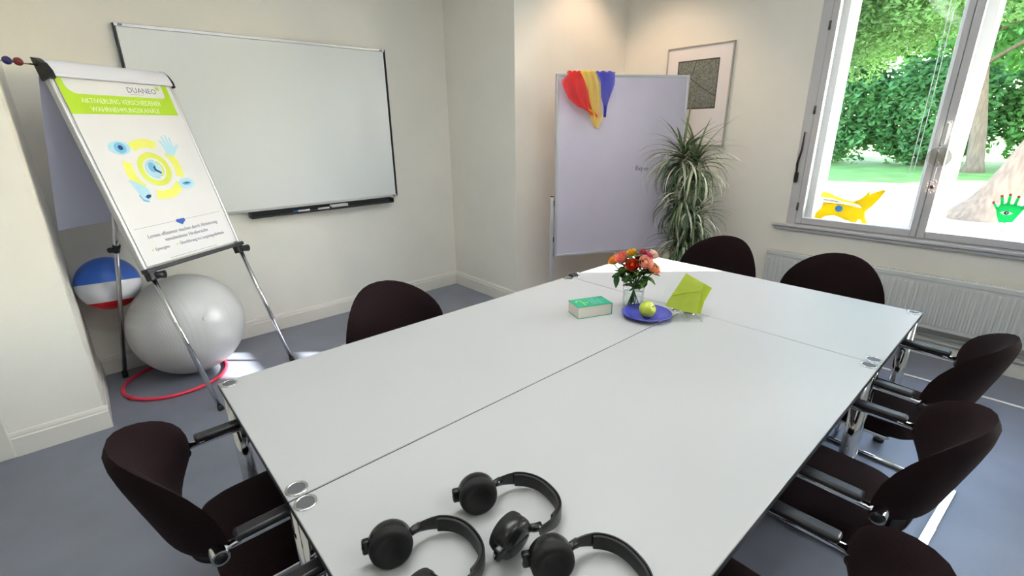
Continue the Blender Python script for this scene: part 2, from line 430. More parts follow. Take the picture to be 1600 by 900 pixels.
def make_chair():
    t = thing('conference_chair', 'x', 'chair')
    backrest(MB()).build('backrest', fabric, t)
    # seat pad
    sm = MB(); n, m = 40, 8
    for side in (1, -1):
        vs = []; fs = []
        for k in range(m+1):
            r = k/m
            for i in range(n):
                th = 2*math.pi*i/n; c, s = math.cos(th), math.sin(th); e = 2/6.5
                a = r*math.copysign(abs(c)**e, c); b = r*math.copysign(abs(s)**e, s)
                vs.append((.238*a*(1+.04*b), .015+.235*b, .438+side*.034*max(0, 1-r**7)**.5-(.02*max(0, b)**3)))
        for k in range(m):
            for i in range(n):
                j = (i+1) % n; q = (k*n+i, k*n+j, (k+1)*n+j, (k+1)*n+i)
                fs.append(q if side == 1 else q[::-1])
        sm.add(vs, fs, True)
    sm.build('seat', fabric, t)
    X = .268
    for s in (-1, 1):
        path = [(s*X, -.20, .634), (s*X, .20, .634), (s*X, .235, .011), (s*X, -.30, .011)]
        MB().tube(fillet(path, .06, 6), .011, 12).build('side_frame', chrome, t)
    MB().rbox((-X-.012, -.332, .002), (X+.012, -.298, .014), .003).build('floor_bar', chrome, t)
    for s in (-1, 1):
        MB().rbox((s*X-.021, -.175, .643), (s*X+.021, .165, .664), .009, 3).build('armrest', armp, t)
        kn = MB(); kn.cyl((s*(X-.03), -.213, .628), (s*(X+.024), -.213, .628), .021, 18); kn.tube([(s*(X-.03), -.213, .628), (s*.25, -.215, .645)], .011, 8)
        kb = kn.build('arm_joint', chrome, t, auto=.6)
        MB().cyl((s*(X+.0245), -.213, .628), (s*(X+.0255), -.213, .628), .015, 18).build('joint_cap', blackp, kb)
    MB().tube(fillet([(0, .05, .405), (0, -.20, .400), (0, -.258, .44), (0, -.292, .65)], .05, 5), .05, 12, flat=.16).build('back_support', armp, t)
    for y in (.13, -.12):
        MB().tube([(-.20, y, .402), (.20, y, .402)], .009, 8).build('cross_tube', chrome, t)
    for s in (-1, 1):
        MB().tube([(s*.20, -.12, .402), (s*.20, .13, .402), (s*X, .215, .402)], .0095, 8).build('seat_rail', chrome, t)
    return t
proto = make_chair()
chairs = [  # x, y, rotation about z of local +Y, label
    (.055, -.445, -90, 'dark aubergine chair at the table end nearest the flipchart'),
    (.06, -1.21, -90, 'dark chair at the near table end, mostly out of view, only an armrest showing'),
    (.83, -.015, 180, 'dark chair pushed in on the whiteboard side of the tables'),
    (2.80, -.43, 90, 'dark chair at the window end, beside the potted plant, rim lit by the sun'),
    (2.80, -1.13, 90, 'dark chair at the window end, directly in front of the radiator'),
    (2.22, -1.56, -4, 'dark aubergine chair on the long side, closest to the radiator'),
    (1.46, -1.56, 0, 'dark aubergine chair on the long side, middle of the three'),
    (.715, -1.57, 2, 'dark aubergine chair on the long side, cut off by the lower picture edge'),
]
for i, (x, y, a, lb) in enumerate(chairs):
    o = proto if i == 0 else copy_tree(proto)
    o.location = (x, y, 0); o.rotation_euler = (0, 0, R(a)); o['label'] = lb; o['category'] = 'chair'; o['group'] = 'chairs around the tables'

# ------------------------------------------------------------------ whiteboard
wb = thing('whiteboard', 'wide wall-mounted whiteboard with thin aluminium frame', 'whiteboard', (.15, ALY, 1.02))
Wd, Hd = 1.85, 1.26
MB().box((.012, -.022, .012), (Wd-.012, -.004, Hd-.012)).build('board', whitebd, wb)
for z in (0, Hd-.022): MB().rbox((0, -.028, z), (Wd, 0, z+.022), .003).build('frame_bar', alu, wb)
for x in (0, Wd):
    MB().rbox((x-.005, -.029, .004), (x+.005, 0, Hd-.004), .002).build('side_strip', blackp, wb)
for x in (.035, Wd-.035):
    for z in (.011, Hd-.011): MB().rbox((x-.012, -.031, z-.006), (x+.012, -.026, z+.006), .002).build('corner_cap', grey_print, wb)
tr = MB(); tr.rbox((.56, -.085, -.045), (1.78, -.004, -.038), .002); tr.rbox((.56, -.087, -.045), (1.78, -.080, -.033), .002); tr.rbox((.56, -.012, -.045), (1.78, 0, .004), .002)
for x in (.56, 1.774): tr.box((x, -.085, -.044), (x+.006, 0, -.004))
tr.build('pen_tray', mat('tray_black', srgb(30, 34, 36), .4, var=.05), wb)
def marker(x, y, z, rz, capm, label):
    t = thing('board_marker', label, 'marker', (x, y, z), rz, 'markers on the pen tray')
    MB().tube([(-.065, 0, 0), (.03, 0, 0)], .008, 12).build('barrel', paper, t)
    MB().tube([(.03, 0, 0), (.066, 0, 0)], .009, 12).build('cap', capm, t)
marker(1.10, ALY-.05, 1.02-.029, R(178), blue_print, 'white board marker with blue cap on the pen tray')
t = thing('board_eraser', 'small pale eraser block on the black pen tray', 'eraser', (1.42, ALY-.05, 1.02-.038))
MB().rbox((-.075, -.022, .008), (.075, .022, .03), .004).build('grip', mat('eraser_grey', srgb(205, 205, 205), .6, var=.03), t)
MB().box((-.073, -.02, 0), (.073, .02, .008)).build('felt', edge_m, t)
marker(1.30, ALY-.055, 1.02-.029, 0, blackp, 'dark capped marker lying against the eraser on the tray')

# ------------------------------------------------------------------ flipchart
A15 = R(15.5)
def fp(s, tt, o=0): return Vector((s, tt*math.sin(A15)-o*math.cos(A15), tt*math.cos(A15)+o*math.sin(A15)))
FM = frame((0, 0, 0), (1, 0, 0), (0, math.sin(A15), math.cos(A15)), (0, -math.cos(A15), math.sin(A15)))   # (s, t, offset) -> local
fc = thing('flipchart', 'tripod flipchart stand with printed poster beside the alcove', 'flipchart', (.12, 1.208, 0), R(35.14))
MB().rbox((-.02, .95, -.02), (.635, 2.0, -.008), .003, T=FM).build('back_panel', mat('panel_white', srgb(226, 226, 228), .4, var=.01), fc)
for s in (-.05, .635):
    MB().rbox((s, .925, -.032), (s+.024, 2.03, .006), .008, 3, T=FM).build('side_rail', alu, fc)
# top clamp bar, rounded
bar = MB()
bar.grid(lambda u, v: fp(-.03+.675*u, 2.0-.035+.10*math.sin(v*math.pi/2) , .022-.05*(1-math.cos(v*math.pi/2))), 2, 10)
bar.rbox((-.03, 1.965, .008), (.645, 1.985, .024), .004, T=FM)
bar.build('clamp_bar', mat('clamp_white', srgb(218, 220, 232), .35, var=.01), fc)
for s in (-.06, .645):
    e = MB(); pts = [(1.955, -.035), (1.955, .027), (1.99, .027), (2.03, .012), (2.06, -.012), (2.072, -.035)]
    Tm = FM @ frame((s, 0, 0), (0, 1, 0), (0, 0, 1), (1, 0, 0))
    e.prism(pts, .032 if s < 0 else .010, Tm); e.build('end_cap', blackp, fc)
MB().rbox((-.055, .905, -.02), (.66, .93, .03), .005, T=FM).build('pen_ledge', mat('ledge_dark', srgb(44, 48, 56), .4, var=.05), fc)
for s in (0.0, .648):
    k = MB(); k.rbox((s-.022-.02, .86, -.03), (s+.012, .925, .012), .006, T=FM); k.tube([fp(s-.012, .885, -.0), fp(s+.045, .875, .012)], [.017, .024], 12)
    k.build('clamp_knob', blackp, fc)
for s in (-.012, .645):
    L = MB().tube([fp(s, .90, -.012), fp(s+(.012 if s < .3 else .022), .02, -.0)], .0135, 12).build('leg', chrome, fc)
    MB().tube([fp(s+(.012 if s < .3 else .022), .03, 0), fp(s+(.012 if s < .3 else .022), 0.0, 0)], [.016, .019], 12).build('rubber_foot', blackp, L)
rf = Vector((.204, .994, .0)); rtop = Vector((.080, .436, 1.5))
L = MB().tube([rtop, rf+Vector((0, -.0, .02))], .0135, 12).build('leg', chrome, fc)
MB().tube([rf+Vector((0, -.005, .05)), rf], [.017, .019], 12).build('rubber_foot', blackp, L)
q = rtop.lerp(rf, .36)
MB().rbox((.045, 1.53, -.05), (.115, 1.6, -.018), .005, T=FM).build('leg_hinge', blackp, fc)
k = MB(); k.tube([q+Vector((0, -.01, .022)), q+Vector((0, .012, -.022))], .02, 12); k.tube([q, q+Vector((-.05, -.01, 0))], [.012, .016], 10); k.build('leg_clamp', blackp, L)
# pad of paper with print
pad = MB().rbox((-.025, .94, -.008), (.633, 1.97, .004), .001, 1, T=FM).build('paper_pad', paper, fc)
def print2d(pts, o, m, name='print'):
    mb = MB(); mb.add([FM @ Vector((x, y, o)) for x, y in pts], [tuple(range(len(pts)))]); return mb.build(name, m, pad)
def arc(cx, cy, r, a0, a1, n=24, ry=None):
    ry = ry or r
    return [(cx+r*math.cos(R(a0+(a1-a0)*i/n)), cy+ry*math.sin(R(a0+(a1-a0)*i/n))) for i in range(n+1)]
def ring2d(cx, cy, r0, r1, a0, a1, o, m, name='ring_print', n=40):
    mb = MB(); vs = []; fs = []
    for i in range(n+1):
        a = R(a0+(a1-a0)*i/n)
        for r in (r0, r1): vs.append(FM @ Vector((cx+r*math.cos(a), cy+r*math.sin(a), o)))
    fs = [(2*i, 2*i+1, 2*i+3, 2*i+2) for i in range(n)]
    mb.add(vs, fs); return mb.build(name, m, pad)
def disc2d(cx, cy, r, o, m, ry=None, name='disc_print'): return print2d(arc(cx, cy, r, 0, 345, 23, ry), o, m, name)
print2d([(-.024, 1.783), (.606, 1.787), (.606, 1.967), (-.024, 1.967)], .0046, lime_print, 'header_band')
print2d([(.006, 1.967)]+arc(.06, 1.94, .052, 180, 270, 10)+[(.55, 1.888)]+arc(.553, 1.905, .014, 270, 360, 6)+[(.570, 1.967)], .0050, paper, 'header_field')
def ftext(b, s, tt, size, m, al='LEFT', sq=1.0, o=.0054, nm='lettering'): return text(b, size, m, pad, FM @ Matrix.Translation((s, tt, o)), nm, al, sq)
ftext('AKTIVIERUNG VERSCHIEDENER', .285, 1.842, .038, mint_print, 'CENTER', .86)
ftext('WAHRNEHMUNGSKANÄLE', .285, 1.797, .038, mint_print, 'CENTER', .86)
ftext('DUANEO', .335, 1.912, .044, grey_print, 'LEFT', 1.0, nm='logo_lettering')
print2d([(.345, 1.902), (.43, 1.902), (.43, 1.9035), (.345, 1.9035)], .0054, grey_print, 'logo_line')
print2d([(.524, 1.935), (.546, 1.938), (.544, 1.957), (.522, 1.954)], .0054, lime_print, 'logo_dot')
cx, cy = .285, 1.468
for a0, a1 in ((62, 122), (160, 222), (248, 322), (338, 398)): ring2d(cx, cy, .128, .178, a0, a1, .0046, yel_print, 'outer_ring')
ring2d(cx, cy, .068, .100, 0, 360, .0046, yel2_print, 'inner_ring')
ring2d(cx, cy, .046, .057, 70, 285, .0046, cyan_print, 'ear_ring'); ring2d(cx, cy, .046, .056, -60, 60, .0046, yel2_print, 'ear_ring')
disc2d(cx, cy, .042, .0046, cyan_print, .05, 'ear_print'); disc2d(cx-.012, cy+.012, .022, .0049, cyan2_print, .03, 'ear_shell')
print2d([(cx-.006, cy+.012), (cx+.010, cy+.022), (cx+.006, cy+.002), (cx+.034, cy-.022), (cx+.026, cy-.030), (cx-.004, cy-.008)], .0052, navy_print, 'ear_mark')
disc2d(.135, 1.60, .062, .0047, cyan_print, .038, 'eye_print'); disc2d(.14, 1.60, .034, .005, cyan2_print, .03, 'iris_print'); disc2d(.142, 1.601, .014, .0053, navy_print, .014, 'pupil_print')
# small hand
print2d([(.405, 1.545), (.455, 1.54), (.475, 1.565), (.51, 1.60), (.503, 1.61), (.47, 1.59), (.474, 1.65), (.463, 1.651), (.456, 1.60), (.45, 1.665), (.439, 1.665), (.436, 1.602), (.424, 1.66), (.413, 1.657), (.42, 1.598), (.400, 1.638), (.392, 1.632), (.404, 1.58)], .0047, cyan_print, 'hand_print')
disc2d(.45, 1.365, .056, .0047, cyan_print, .034, 'mouth_print'); disc2d(.45, 1.366, .032, .005, cyan2_print, .012, 'lips_print'); print2d([(.424, 1.367), (.45, 1.372), (.478, 1.367), (.45, 1.362)], .0053, navy_print, 'mouth_line')
print2d([(.098, 1.425), (.15, 1.40), (.19, 1.36), (.19, 1.315), (.16, 1.29), (.13, 1.30), (.125, 1.335)], .0047, cyan_print, 'nose_print')
print2d([(.15, 1.318), (.17, 1.33), (.19, 1.325), (.182, 1.313), (.163, 1.305)], .005, navy_print, 'nostril_print'); print2d([(.118, 1.33), (.13, 1.295), (.165, 1.284), (.16, 1.292), (.135, 1.305), (.124, 1.335)], .005, cyan2_print, 'nose_line')
print2d([(.0, 1.151), (.6, 1.156), (.6, 1.1575), (.0, 1.1525)], .0046, grey_print, 'rule_line')
print2d([(.27, 1.162), (.325, 1.162), (.33, 1.148), (.298, 1.125), (.265, 1.148)], .005, blue_print, 'arrow_print')
ftext('Lernen effizienter machen durch Aktivierung', .30, 1.088, .030, grey_print, 'CENTER', .90)
ftext('verschiedener Hirnbereiche', .30, 1.052, .030, grey_print, 'CENTER', .90)
ftext('Synergien', .065, 1.012, .026, grey_print, 'LEFT', .9); ftext('Überführung ins Langzeitgedächtnis', .225, 1.012, .026, grey_print, 'LEFT', .9)
for s in (.048, .208): disc2d(s, 1.02, .005, .005, yel2_print, name='bullet')
print2d([(.13, .9525), (.47, .9525), (.47, .9545), (.13, .9545)], .0046, grey_print, 'footer_line')
# turned-over sheets hanging down behind
def sheet(u, v):
    s = -.045+.60*u
    base = fp(s, 1.99-.15*v, -.06-.05*v)
    low = fp(s, 1.99, -.075) + Vector((0, .19*v+.02*math.sin(u*5)*v, -.80*v))
    return base.lerp(low, min(1, v*3))
sh = MB(); sh.grid(sheet, 10, 16); sh.build('turned_sheet', mat('sheet_paper', srgb(208, 210, 232), .8, var=.01, transl=.25), fc)
# extending arm on the top with magnets
MB().tube([fp(-.04, 2.025, -.012), fp(-.22, 2.03, -.012)], .004, 8).build('paper_arm', chrome, fc)
for s, m, lb in ((-.147, mat('magnet_red', srgb(110, 28, 32), .35, var=.04), 'round dark red magnet on the flipchart arm'), (-.192, mat('magnet_blue', srgb(34, 34, 92), .35, var=.04), 'round dark blue magnet on the flipchart arm')):
    t = thing('round_magnet', lb, 'magnet', tuple(fc.matrix_basis @ fp(s, 2.027, .006)), R(35.14), 'flipchart arm magnets')
    T0 = frame((0, 0, 0), (1, 0, 0), (0, math.sin(A15), math.cos(A15)), (0, -math.cos(A15), math.sin(A15)))
    MB().lathe([(0, -.012), (.017, -.012), (.019, -.006), (.018, .002), (.014, .004)], 20, T0).build('rim', m, t)
    MB().lathe([(.014, .004), (.012, .009), (0, .010)], 20, T0).build('dome', m, t)

# ------------------------------------------------------------------ balls and hoop
def sphere_band(R0, a0, a1, n=18, seg=48, T=None):
    mb = MB(); mb.lathe([(R0*math.cos(R(a0+(a1-a0)*i/n)), R0*math.sin(R(a0+(a1-a0)*i/n))) for i in range(n+1)], seg, T); return mb
silver = mat('silver_vinyl', srgb(196, 196, 196), .28, var=.015, scale=3, spec=.6)
t = silver.node_tree; wv = t.nodes.new('ShaderNodeTexWave'); wv.wave_type = 'RINGS'; wv.rings_direction = 'X'; wv.inputs['Scale'].default_value = 26
bpn = t.nodes.new('ShaderNodeBump'); bpn.inputs['Strength'].default_value = .12; bpn.inputs['Distance'].default_value = .004
tc = t.nodes.new('ShaderNodeTexCoord'); t.links.new(tc.outputs['Object'], wv.inputs['Vector']); t.links.new(wv.outputs['Fac'], bpn.inputs['Height']); t.links.new(bpn.outputs[0], t.nodes['Principled BSDF'].inputs['Normal'])
t = thing('exercise_ball', 'large silver-grey exercise ball lying in the red hoop', 'ball', (.125, 1.925, .352), R(20))
sphere_band(.348, -90, 90, 40, 64).build('ball_skin', silver, t)
MB().lathe([(0, .004), (.008, .004), (.011, 0), (.012, -.004)], 14, frame(Vector((-.1, -.62, .22)).normalized()*.3475, (1, 0, 0), Vector((-.1, -.62, .22)).normalized().cross(Vector((1, 0, 0))).normalized(), Vector((-.1, -.62, .22)).normalized())).build('air_plug', paper, t)
t = thing('beach_ball', 'blue, white and red beach ball wedged above the silver ball', 'ball', (-.2303, 2.10, .688), R(-8))
t.rotation_euler = (R(-13), R(2), 0)
sphere_band(.1725, 3, 90, 14).build('blue_panel', mat('vinyl_blue', srgb(46, 92, 186), .35, var=.02), t)
sphere_band(.1725, -42, 3, 8).build('white_panel', mat('vinyl_white', srgb(222, 222, 230), .35, var=.02), t)
sphere_band(.1725, -90, -42, 10).build('red_panel', mat('vinyl_red', srgb(196, 26, 34), .35, var=.02), t)
t = thing('gymnastic_hoop', 'pink-red plastic hoop lying on the floor around the silver ball', 'hoop', (-.015, 1.875, .0))
MB().tube([(.30*math.cos(a), .30*math.sin(a), .012) for a in [2*math.pi*i/64 for i in range(64)]], .0115, 12, closed=True).build('hoop_tube', mat('hoop_plastic', srgb(222, 60, 84), .35, var=.03), t)
MB().tube([(.30*math.cos(a), .30*math.sin(a), .012) for a in [R(200+i*4) for i in range(4)]], .0125, 12).build('joint_sleeve', mat('hoop_joint', srgb(205, 44, 66), .4, var=.03), t)

# ------------------------------------------------------------------ pinboard partition
pe = Vector((.887, -.463, 0)).normalized()
pb = thing('pinboard', 'tall free-standing pinboard with pale lilac surface in aluminium frame', 'pinboard', (2.792, .952, 0), math.atan2(pe.y, pe.x))
PW, PZ = 1.194, .525
lil = mat('pinboard_felt', srgb(206, 198, 214), .8, var=.02, scale=5, bump=.05, bscale=300)
MB().box((.015, -.012, PZ+.015), (PW-.015, .012, PZ+1.485)).build('panel', lil, pb)
for a, b in (((0, -.017, PZ), (PW, .017, PZ+.022)), ((0, -.017, PZ+1.478), (PW, .017, PZ+1.5)), ((0, -.018, PZ), (.022, .018, PZ+1.5)), ((PW-.022, -.018, PZ), (PW, .018, PZ+1.5))):
    MB().rbox(a, b, .004).build('frame_bar', alu, pb)
for x in (-.022, PW+.022):
    L = MB().rbox((x-.013, -.013, .03), (x+.013, .013, 1.055), .004).build('post', alu, pb)
    MB().rbox((x-.014, -.014, 1.053), (x+.014, .014, 1.062), .003).build('post_cap', blackp, L)
    MB().rbox((x-.018, -.26, .005), (x+.018, .26, .035), .008).build('foot_bar', alu, L)
    for z in (1.0, .68): MB().rbox((x-.013 if x > 0 else x+.009, -.012, z-.022), (x-.007 if x > 0 else x+.020, .012, z+.022), .003).build('bracket', blackp, L)
PT = frame((0, -.0132, 0), (1, 0, 0), (0, math.cos(R(0)), 0) if False else (0, 0, 1), (0, -1, 0))
text('Exper', .055, mat('pen_ink', srgb(100, 96, 120), .7), pb, PT @ Matrix.Translation((.74, PZ+.73, .0002)) @ Matrix.Rotation(R(-4), 4, 'Z') @ Matrix.Shear('XZ', 4, (0, 0)), 'handwriting')

# sheer scarves over the top edge
def interp(pts, v):
    n = len(pts)-1; i = min(int(v*n), n-1); f = v*n-i
    return (pts[i][0]*(1-f)+pts[i+1][0]*f, pts[i][1]*(1-f)+pts[i+1][1]*f)
def scarf(name, label, lp, rp, col, alpha, off, k, back):
    m = mat(name, col, .75, var=.06, scale=12, alpha=alpha, transl=.35)
    t = thing('sheer_scarf', label, 'scarf', (2.792, .952, 0), math.atan2(pe.y, pe.x), 'sheer scarves over the pinboard')
    def front(u, v):
        a = interp(lp, v); b = interp(rp, v)
        x = a[0]*(1-u)+b[0]*u; z = a[1]*(1-u)+b[1]*u
        amp = .009+.016*v
        y = -off-.010-.022*min(1, v*5)-amp*(1+math.sin(u*k+v*2.0+k))*.7
        return Vector((x+.004*math.sin(v*9+u*5), y, PZ+z))
    MB().grid(front, 28, 24).build('front_drape', m, t)
    def over(u, v):
        x = lp[0][0]*(1-u)+rp[0][0]*u
        f0 = front(u, 0); a = math.pi*v
        return Vector((x, f0.y*math.cos(a)*(1-.2*v)+0*v, PZ+1.506+(.014+.004*math.sin(u*k*1.3))*math.sin(a)+(f0.z-PZ-1.506)*(1-v)))
    MB().grid(over, 28, 8).build('top_fold', m, t)
    def rear(u, v):
        p = over(u, 1); return Vector((p.x+.02*(u-.5)*v, p.y+.006*math.sin(u*k)*v, p.z-back*v*(.7+.3*math.sin(u*3))))
    MB().grid(rear, 28, 10).build('rear_drape', m, t)
scarf('scarf_red', 'sheer red scarf draped over the pinboard corner', [(.10, 1.506), (.018, 1.437), (.05, 1.37), (.085, 1.31), (.16, 1.25), (.24, 1.215), (.30, 1.175)], [(.21, 1.506), (.225, 1.43), (.245, 1.36), (.262, 1.29), (.285, 1.24), (.32, 1.20), (.335, 1.17)], (.85, .012, .012), .80, .020, 13, .22)
scarf('scarf_yellow', 'sheer yellow scarf between the red and the blue one', [(.185, 1.508), (.215, 1.43), (.24, 1.34), (.262, 1.22), (.28, 1.15), (.31, 1.09)], [(.325, 1.512), (.35, 1.42), (.355, 1.34), (.37, 1.24), (.385, 1.17), (.335, 1.08)], (.95, .70, .07), .66, .032, 15, .26)
scarf('scarf_blue', 'sheer blue scarf hanging beside the yellow one', [(.325, 1.508), (.35, 1.43), (.365, 1.33), (.385, 1.25), (.397, 1.17)], [(.492, 1.506), (.475, 1.42), (.45, 1.335), (.425, 1.26), (.405, 1.168)], (.05, .06, .60), .78, .024, 14, .2)

# ------------------------------------------------------------------ framed picture on the window wall
pc = thing('framed_picture', 'tall framed print with wide white mat beside the window', 'picture', (WX, .48, 1.443))
pw, ph = .312, .85
MB().box((-.016, -pw+.008, .008), (-.002, pw-.008, ph-.008)).build('mat_board', mat('mat_board', srgb(246, 240, 240), .7, var=.01), pc)
for a, b in (((-.026, -pw, 0), (0, pw, .010)), ((-.026, -pw, ph-.010), (0, pw, ph)), ((-.026, -pw, 0), (0, -pw+.010, ph)), ((-.026, pw-.010, 0), (0, pw, ph))):
    MB().rbox(a, b, .002).build('frame_bar', mat('frame_silver', srgb(186, 182, 174), .4, .4, var=.03), pc)
art = mat('stone_print', srgb(126, 130, 122), .7, var=.55, scale=70)
MB().box((-.0175, -.195, .32), (-.0155, .197, .732)).build('image_print', art, pc)
dk = mat('print_dark', srgb(70, 72, 64), .7, var=.1)
fr_ = MB()
for a, b in (((-.0182, -.195, .32), (-.017, .197, .328)), ((-.0182, -.195, .720), (-.017, .197, .732)), ((-.0182, -.195, .32), (-.017, -.187, .732)), ((-.0182, .187, .32), (-.017, .197, .732))): fr_.box(a, b)
fr_.build('image_border', dk, pc)
cr = MB()
for a, b in (((.015, .73), (.06, .58)), ((.06, .58), (-.05, .50)), ((-.05, .50), (-.187, .42)), ((.06, .58), (.19, .555))):
    v = Vector((b[0]-a[0], b[1]-a[1])); nn = Vector((-v.y, v.x)).normalized()*.003
    cr.add([(-.0184, a[0]+nn.x, a[1]+nn.y), (-.0184, a[0]-nn.x, a[1]-nn.y), (-.0184, b[0]-nn.x, b[1]-nn.y), (-.0184, b[0]+nn.x, b[1]+nn.y)], [(0, 1, 2, 3)])
cr.build('crack_lines', dk, pc)
MB().box((-.0225, -pw+.01, .01), (-.021, pw-.01, ph-.01)).build('glazing', pane_mat('picture_glass', (1, 1, 1), .5, .01), pc)

# ------------------------------------------------------------------ radiator
ra = thing('radiator', 'long white ribbed panel radiator under the window', 'radiator', (WX, -1.4, 0))
radm = mat('radiator_paint', srgb(206, 208, 205), .4, var=.015, scale=4)
ry0, ry1 = -1.0, 1.02
MB().rbox((-.125, ry0, .235), (-.115, ry1, .60), .004).build('front_panel', radm, ra)
MB().rbox((-.055, ry0, .235), (-.045, ry1, .60), .004).build('rear_panel', radm, ra)
for y in (ry0, ry1): MB().rbox((-.125, y-.004, .24), (-.045, y+.004, .60), .003).build('side_cover', radm, ra)
MB().rbox((-.129, ry0, .575), (-.117, ry1, .612), .005).build('top_lip', radm, ra)
rib = None
n = 0; y = ry0+.03
while y < ry1-.02:
    if rib is None: rib = MB().rbox((-.134, -.0105, .265), (-.12, .0105, .555), .005).build('rib', radm, ra, (0, y, 0))
    else: inst(rib, 'rib', ra, (0, y, 0))
    y += .0345
bar_ = None; y = ry0+.012
while y < ry1-.006:
    if bar_ is None: bar_ = MB().box((-.115, -.0025, .596), (-.047, .0025, .606)).build('grille_bar', radm, ra, (0, y, 0))
    else: inst(bar_, 'grille_bar', ra, (0, y, 0))
    y += .0145
MB().box((-.113, ry0+.01, .25), (-.06, ry1-.01, .56)).build('convector', mat('convector_grey', srgb(120, 122, 120), .6, var=.1), ra)
pp = MB()
for z in (.12, .165): pp.tube([(-.03, ry0-2, z), (-.03, ry1+.1, z)], .010, 10)
pp.tube(fillet([(-.085, ry1-.08, .24), (-.085, ry1-.08, .165), (-.03, ry1-.08, .165)], .03), .009, 8)
pp.build('pipe', radm, ra)
for y in (-.8, .8): MB().rbox((-.05, y-.015, .25), (0, y+.015, .56), .003).build('wall_bracket', radm, ra)

# ------------------------------------------------------------------ dracaena
pl = thing('dracaena', 'potted dracaena with narrow drooping striped leaves beside the pinboard', 'plant', (3.45, .13, 0))
MB().lathe([(0, .01), (.13, 0), (.15, .02), (.18, .30), (.185, .32), (.172, .32), (.165, .29), (0, .285)], 28).build('pot', mat('pot_glaze', srgb(190, 182, 170), .4, var=.04), pl)
MB().lathe([(.166, .286), (.09, .30), (0, .296)], 20).build('soil', mat('soil', srgb(62, 46, 36), .95, var=.3, scale=40, bump=.6, bscale=60), pl)
stem_m = mat('cane_bark', srgb(150, 120, 98), .8, var=.2, scale=20, bump=.3, bscale=90)
heads = [((.01, .04, 1.40), 60, 0.50), ((.05, -.06, 1.34), 56, .47), ((-.03, -.02, 1.08), 60, .46), ((.05, -.08, .90), 50, .44), ((-.01, -.05, .72), 44, .40)]
leafm = [mat('leaf_green', srgb(104, 118, 84), .5, var=.35, scale=30, transl=.2, stretch=(1, 12, 1)), mat('leaf_cream_edge', srgb(186, 190, 168), .5, var=.3, scale=30, transl=.2, stretch=(1, 12, 1)), mat('leaf_dark', srgb(56, 82, 54), .5, var=.3, scale=30, transl=.2, stretch=(1, 12, 1))]
# leaf meshes: local +X outward, arching over
LV = []
for bend in (.5, 1.3, 2.0, 2.5):
    pts = []; a = 0.0; p = Vector((0, 0, 0)); ns = 9
    for i in range(ns+1):
        pts.append(p.copy()); th = -a; p = p+Vector((math.cos(th), 0, math.sin(th)))*(1/ns); a += bend/ns*(.5+1.0*i/ns)*1.2
    for mm in leafm:
        mb = MB(); vs = []; fs = []
        for i, q in enumerate(pts):
            wd = .026*(1-(i/ns)**2.2)*(.55+.45*min(1, i/2))
            vs += [q+Vector((0, wd, .010*(1-i/ns))), q+Vector((0, 0, -.002)), q+Vector((0, -wd, .010*(1-i/ns)))]
        for i in range(ns):
            a0 = 3*i; fs += [(a0, a0+1, a0+4, a0+3), (a0+1, a0+2, a0+5, a0+4)]
        mb.add(vs, fs, True); me = bpy.data.meshes.new('leaf'); me.from_pydata(mb.v, [], mb.f); me.polygons.foreach_set('use_smooth', [True]*len(mb.f)); me.materials.append(mm); LV.append((bend, me))
rnd = random.Random(5)
for (hx, hy, hz), cnt, ln in heads:
    bx, by = rnd.uniform(-.06, .06), rnd.uniform(-.06, .06)
    MB().tube([(bx, by, .27), (bx*.6+hx*.4, by*.6+hy*.4, .27+(hz-.27)*.4), (hx*.9+bx*.1, hy, hz-.12), (hx, hy, hz)], [.022, .019, .017, .012], 10).build('stem', stem_m, pl)
    for i in range(cnt):
        u = i/cnt; el = R(70-115*u**.8+rnd.uniform(-14, 14)); az = i*2.39996+rnd.uniform(-.3, .3)
        bi = (0 if u < .12 else 1 if u < .35 else 2 if u < .7 else 3)
        lo_ = bi*3+rnd.choice((0, 0, 1, 2)); me = LV[lo_][1]
        o = bpy.data.objects.new('leaf', me); C.objects.link(o); o.parent = pl
        o.location = (hx, hy, hz+.03-.16*u); l = ln*rnd.uniform(.66, .98)
        o.rotation_euler = (rnd.uniform(-.15, .15), -el, az); o.scale = (l, .46, l)

# the many finer leaves between them, joined into one mass
mass = MB()
for (hx, hy, hz), cnt, ln in heads:
    for i in range(95):
        u = rnd.random(); el = R(62-112*u**.8+rnd.uniform(-16, 16)); az = rnd.uniform(0, 6.283)
        bend, me = LV[(1 if u < .3 else 2 if u < .65 else 3)*3+rnd.choice((0, 1, 2))]; l = ln*rnd.uniform(.5, .92)
        T_ = Matrix.Translation((hx, hy, hz+.02-.2*u)) @ Matrix.Rotation(az, 4, 'Z') @ Matrix.Rotation(-el, 4, 'Y') @ Matrix.Rotation(rnd.uniform(-.2, .2), 4, 'X') @ Matrix.Diagonal((l, .36, l, 1))
        mass.add([v.co for v in me.vertices], [tuple(p.vertices) for p in me.polygons], True, T_)
mo = mass.build('leaf_mass', leafm[0], pl); mo['kind'] = 'stuff'
me_ = mo.data
for m_ in leafm[1:]: me_.materials.append(m_)
for k_, p_ in enumerate(me_.polygons): p_.material_index = (k_//18) % 3

# ------------------------------------------------------------------ things on the table
TZ = .74
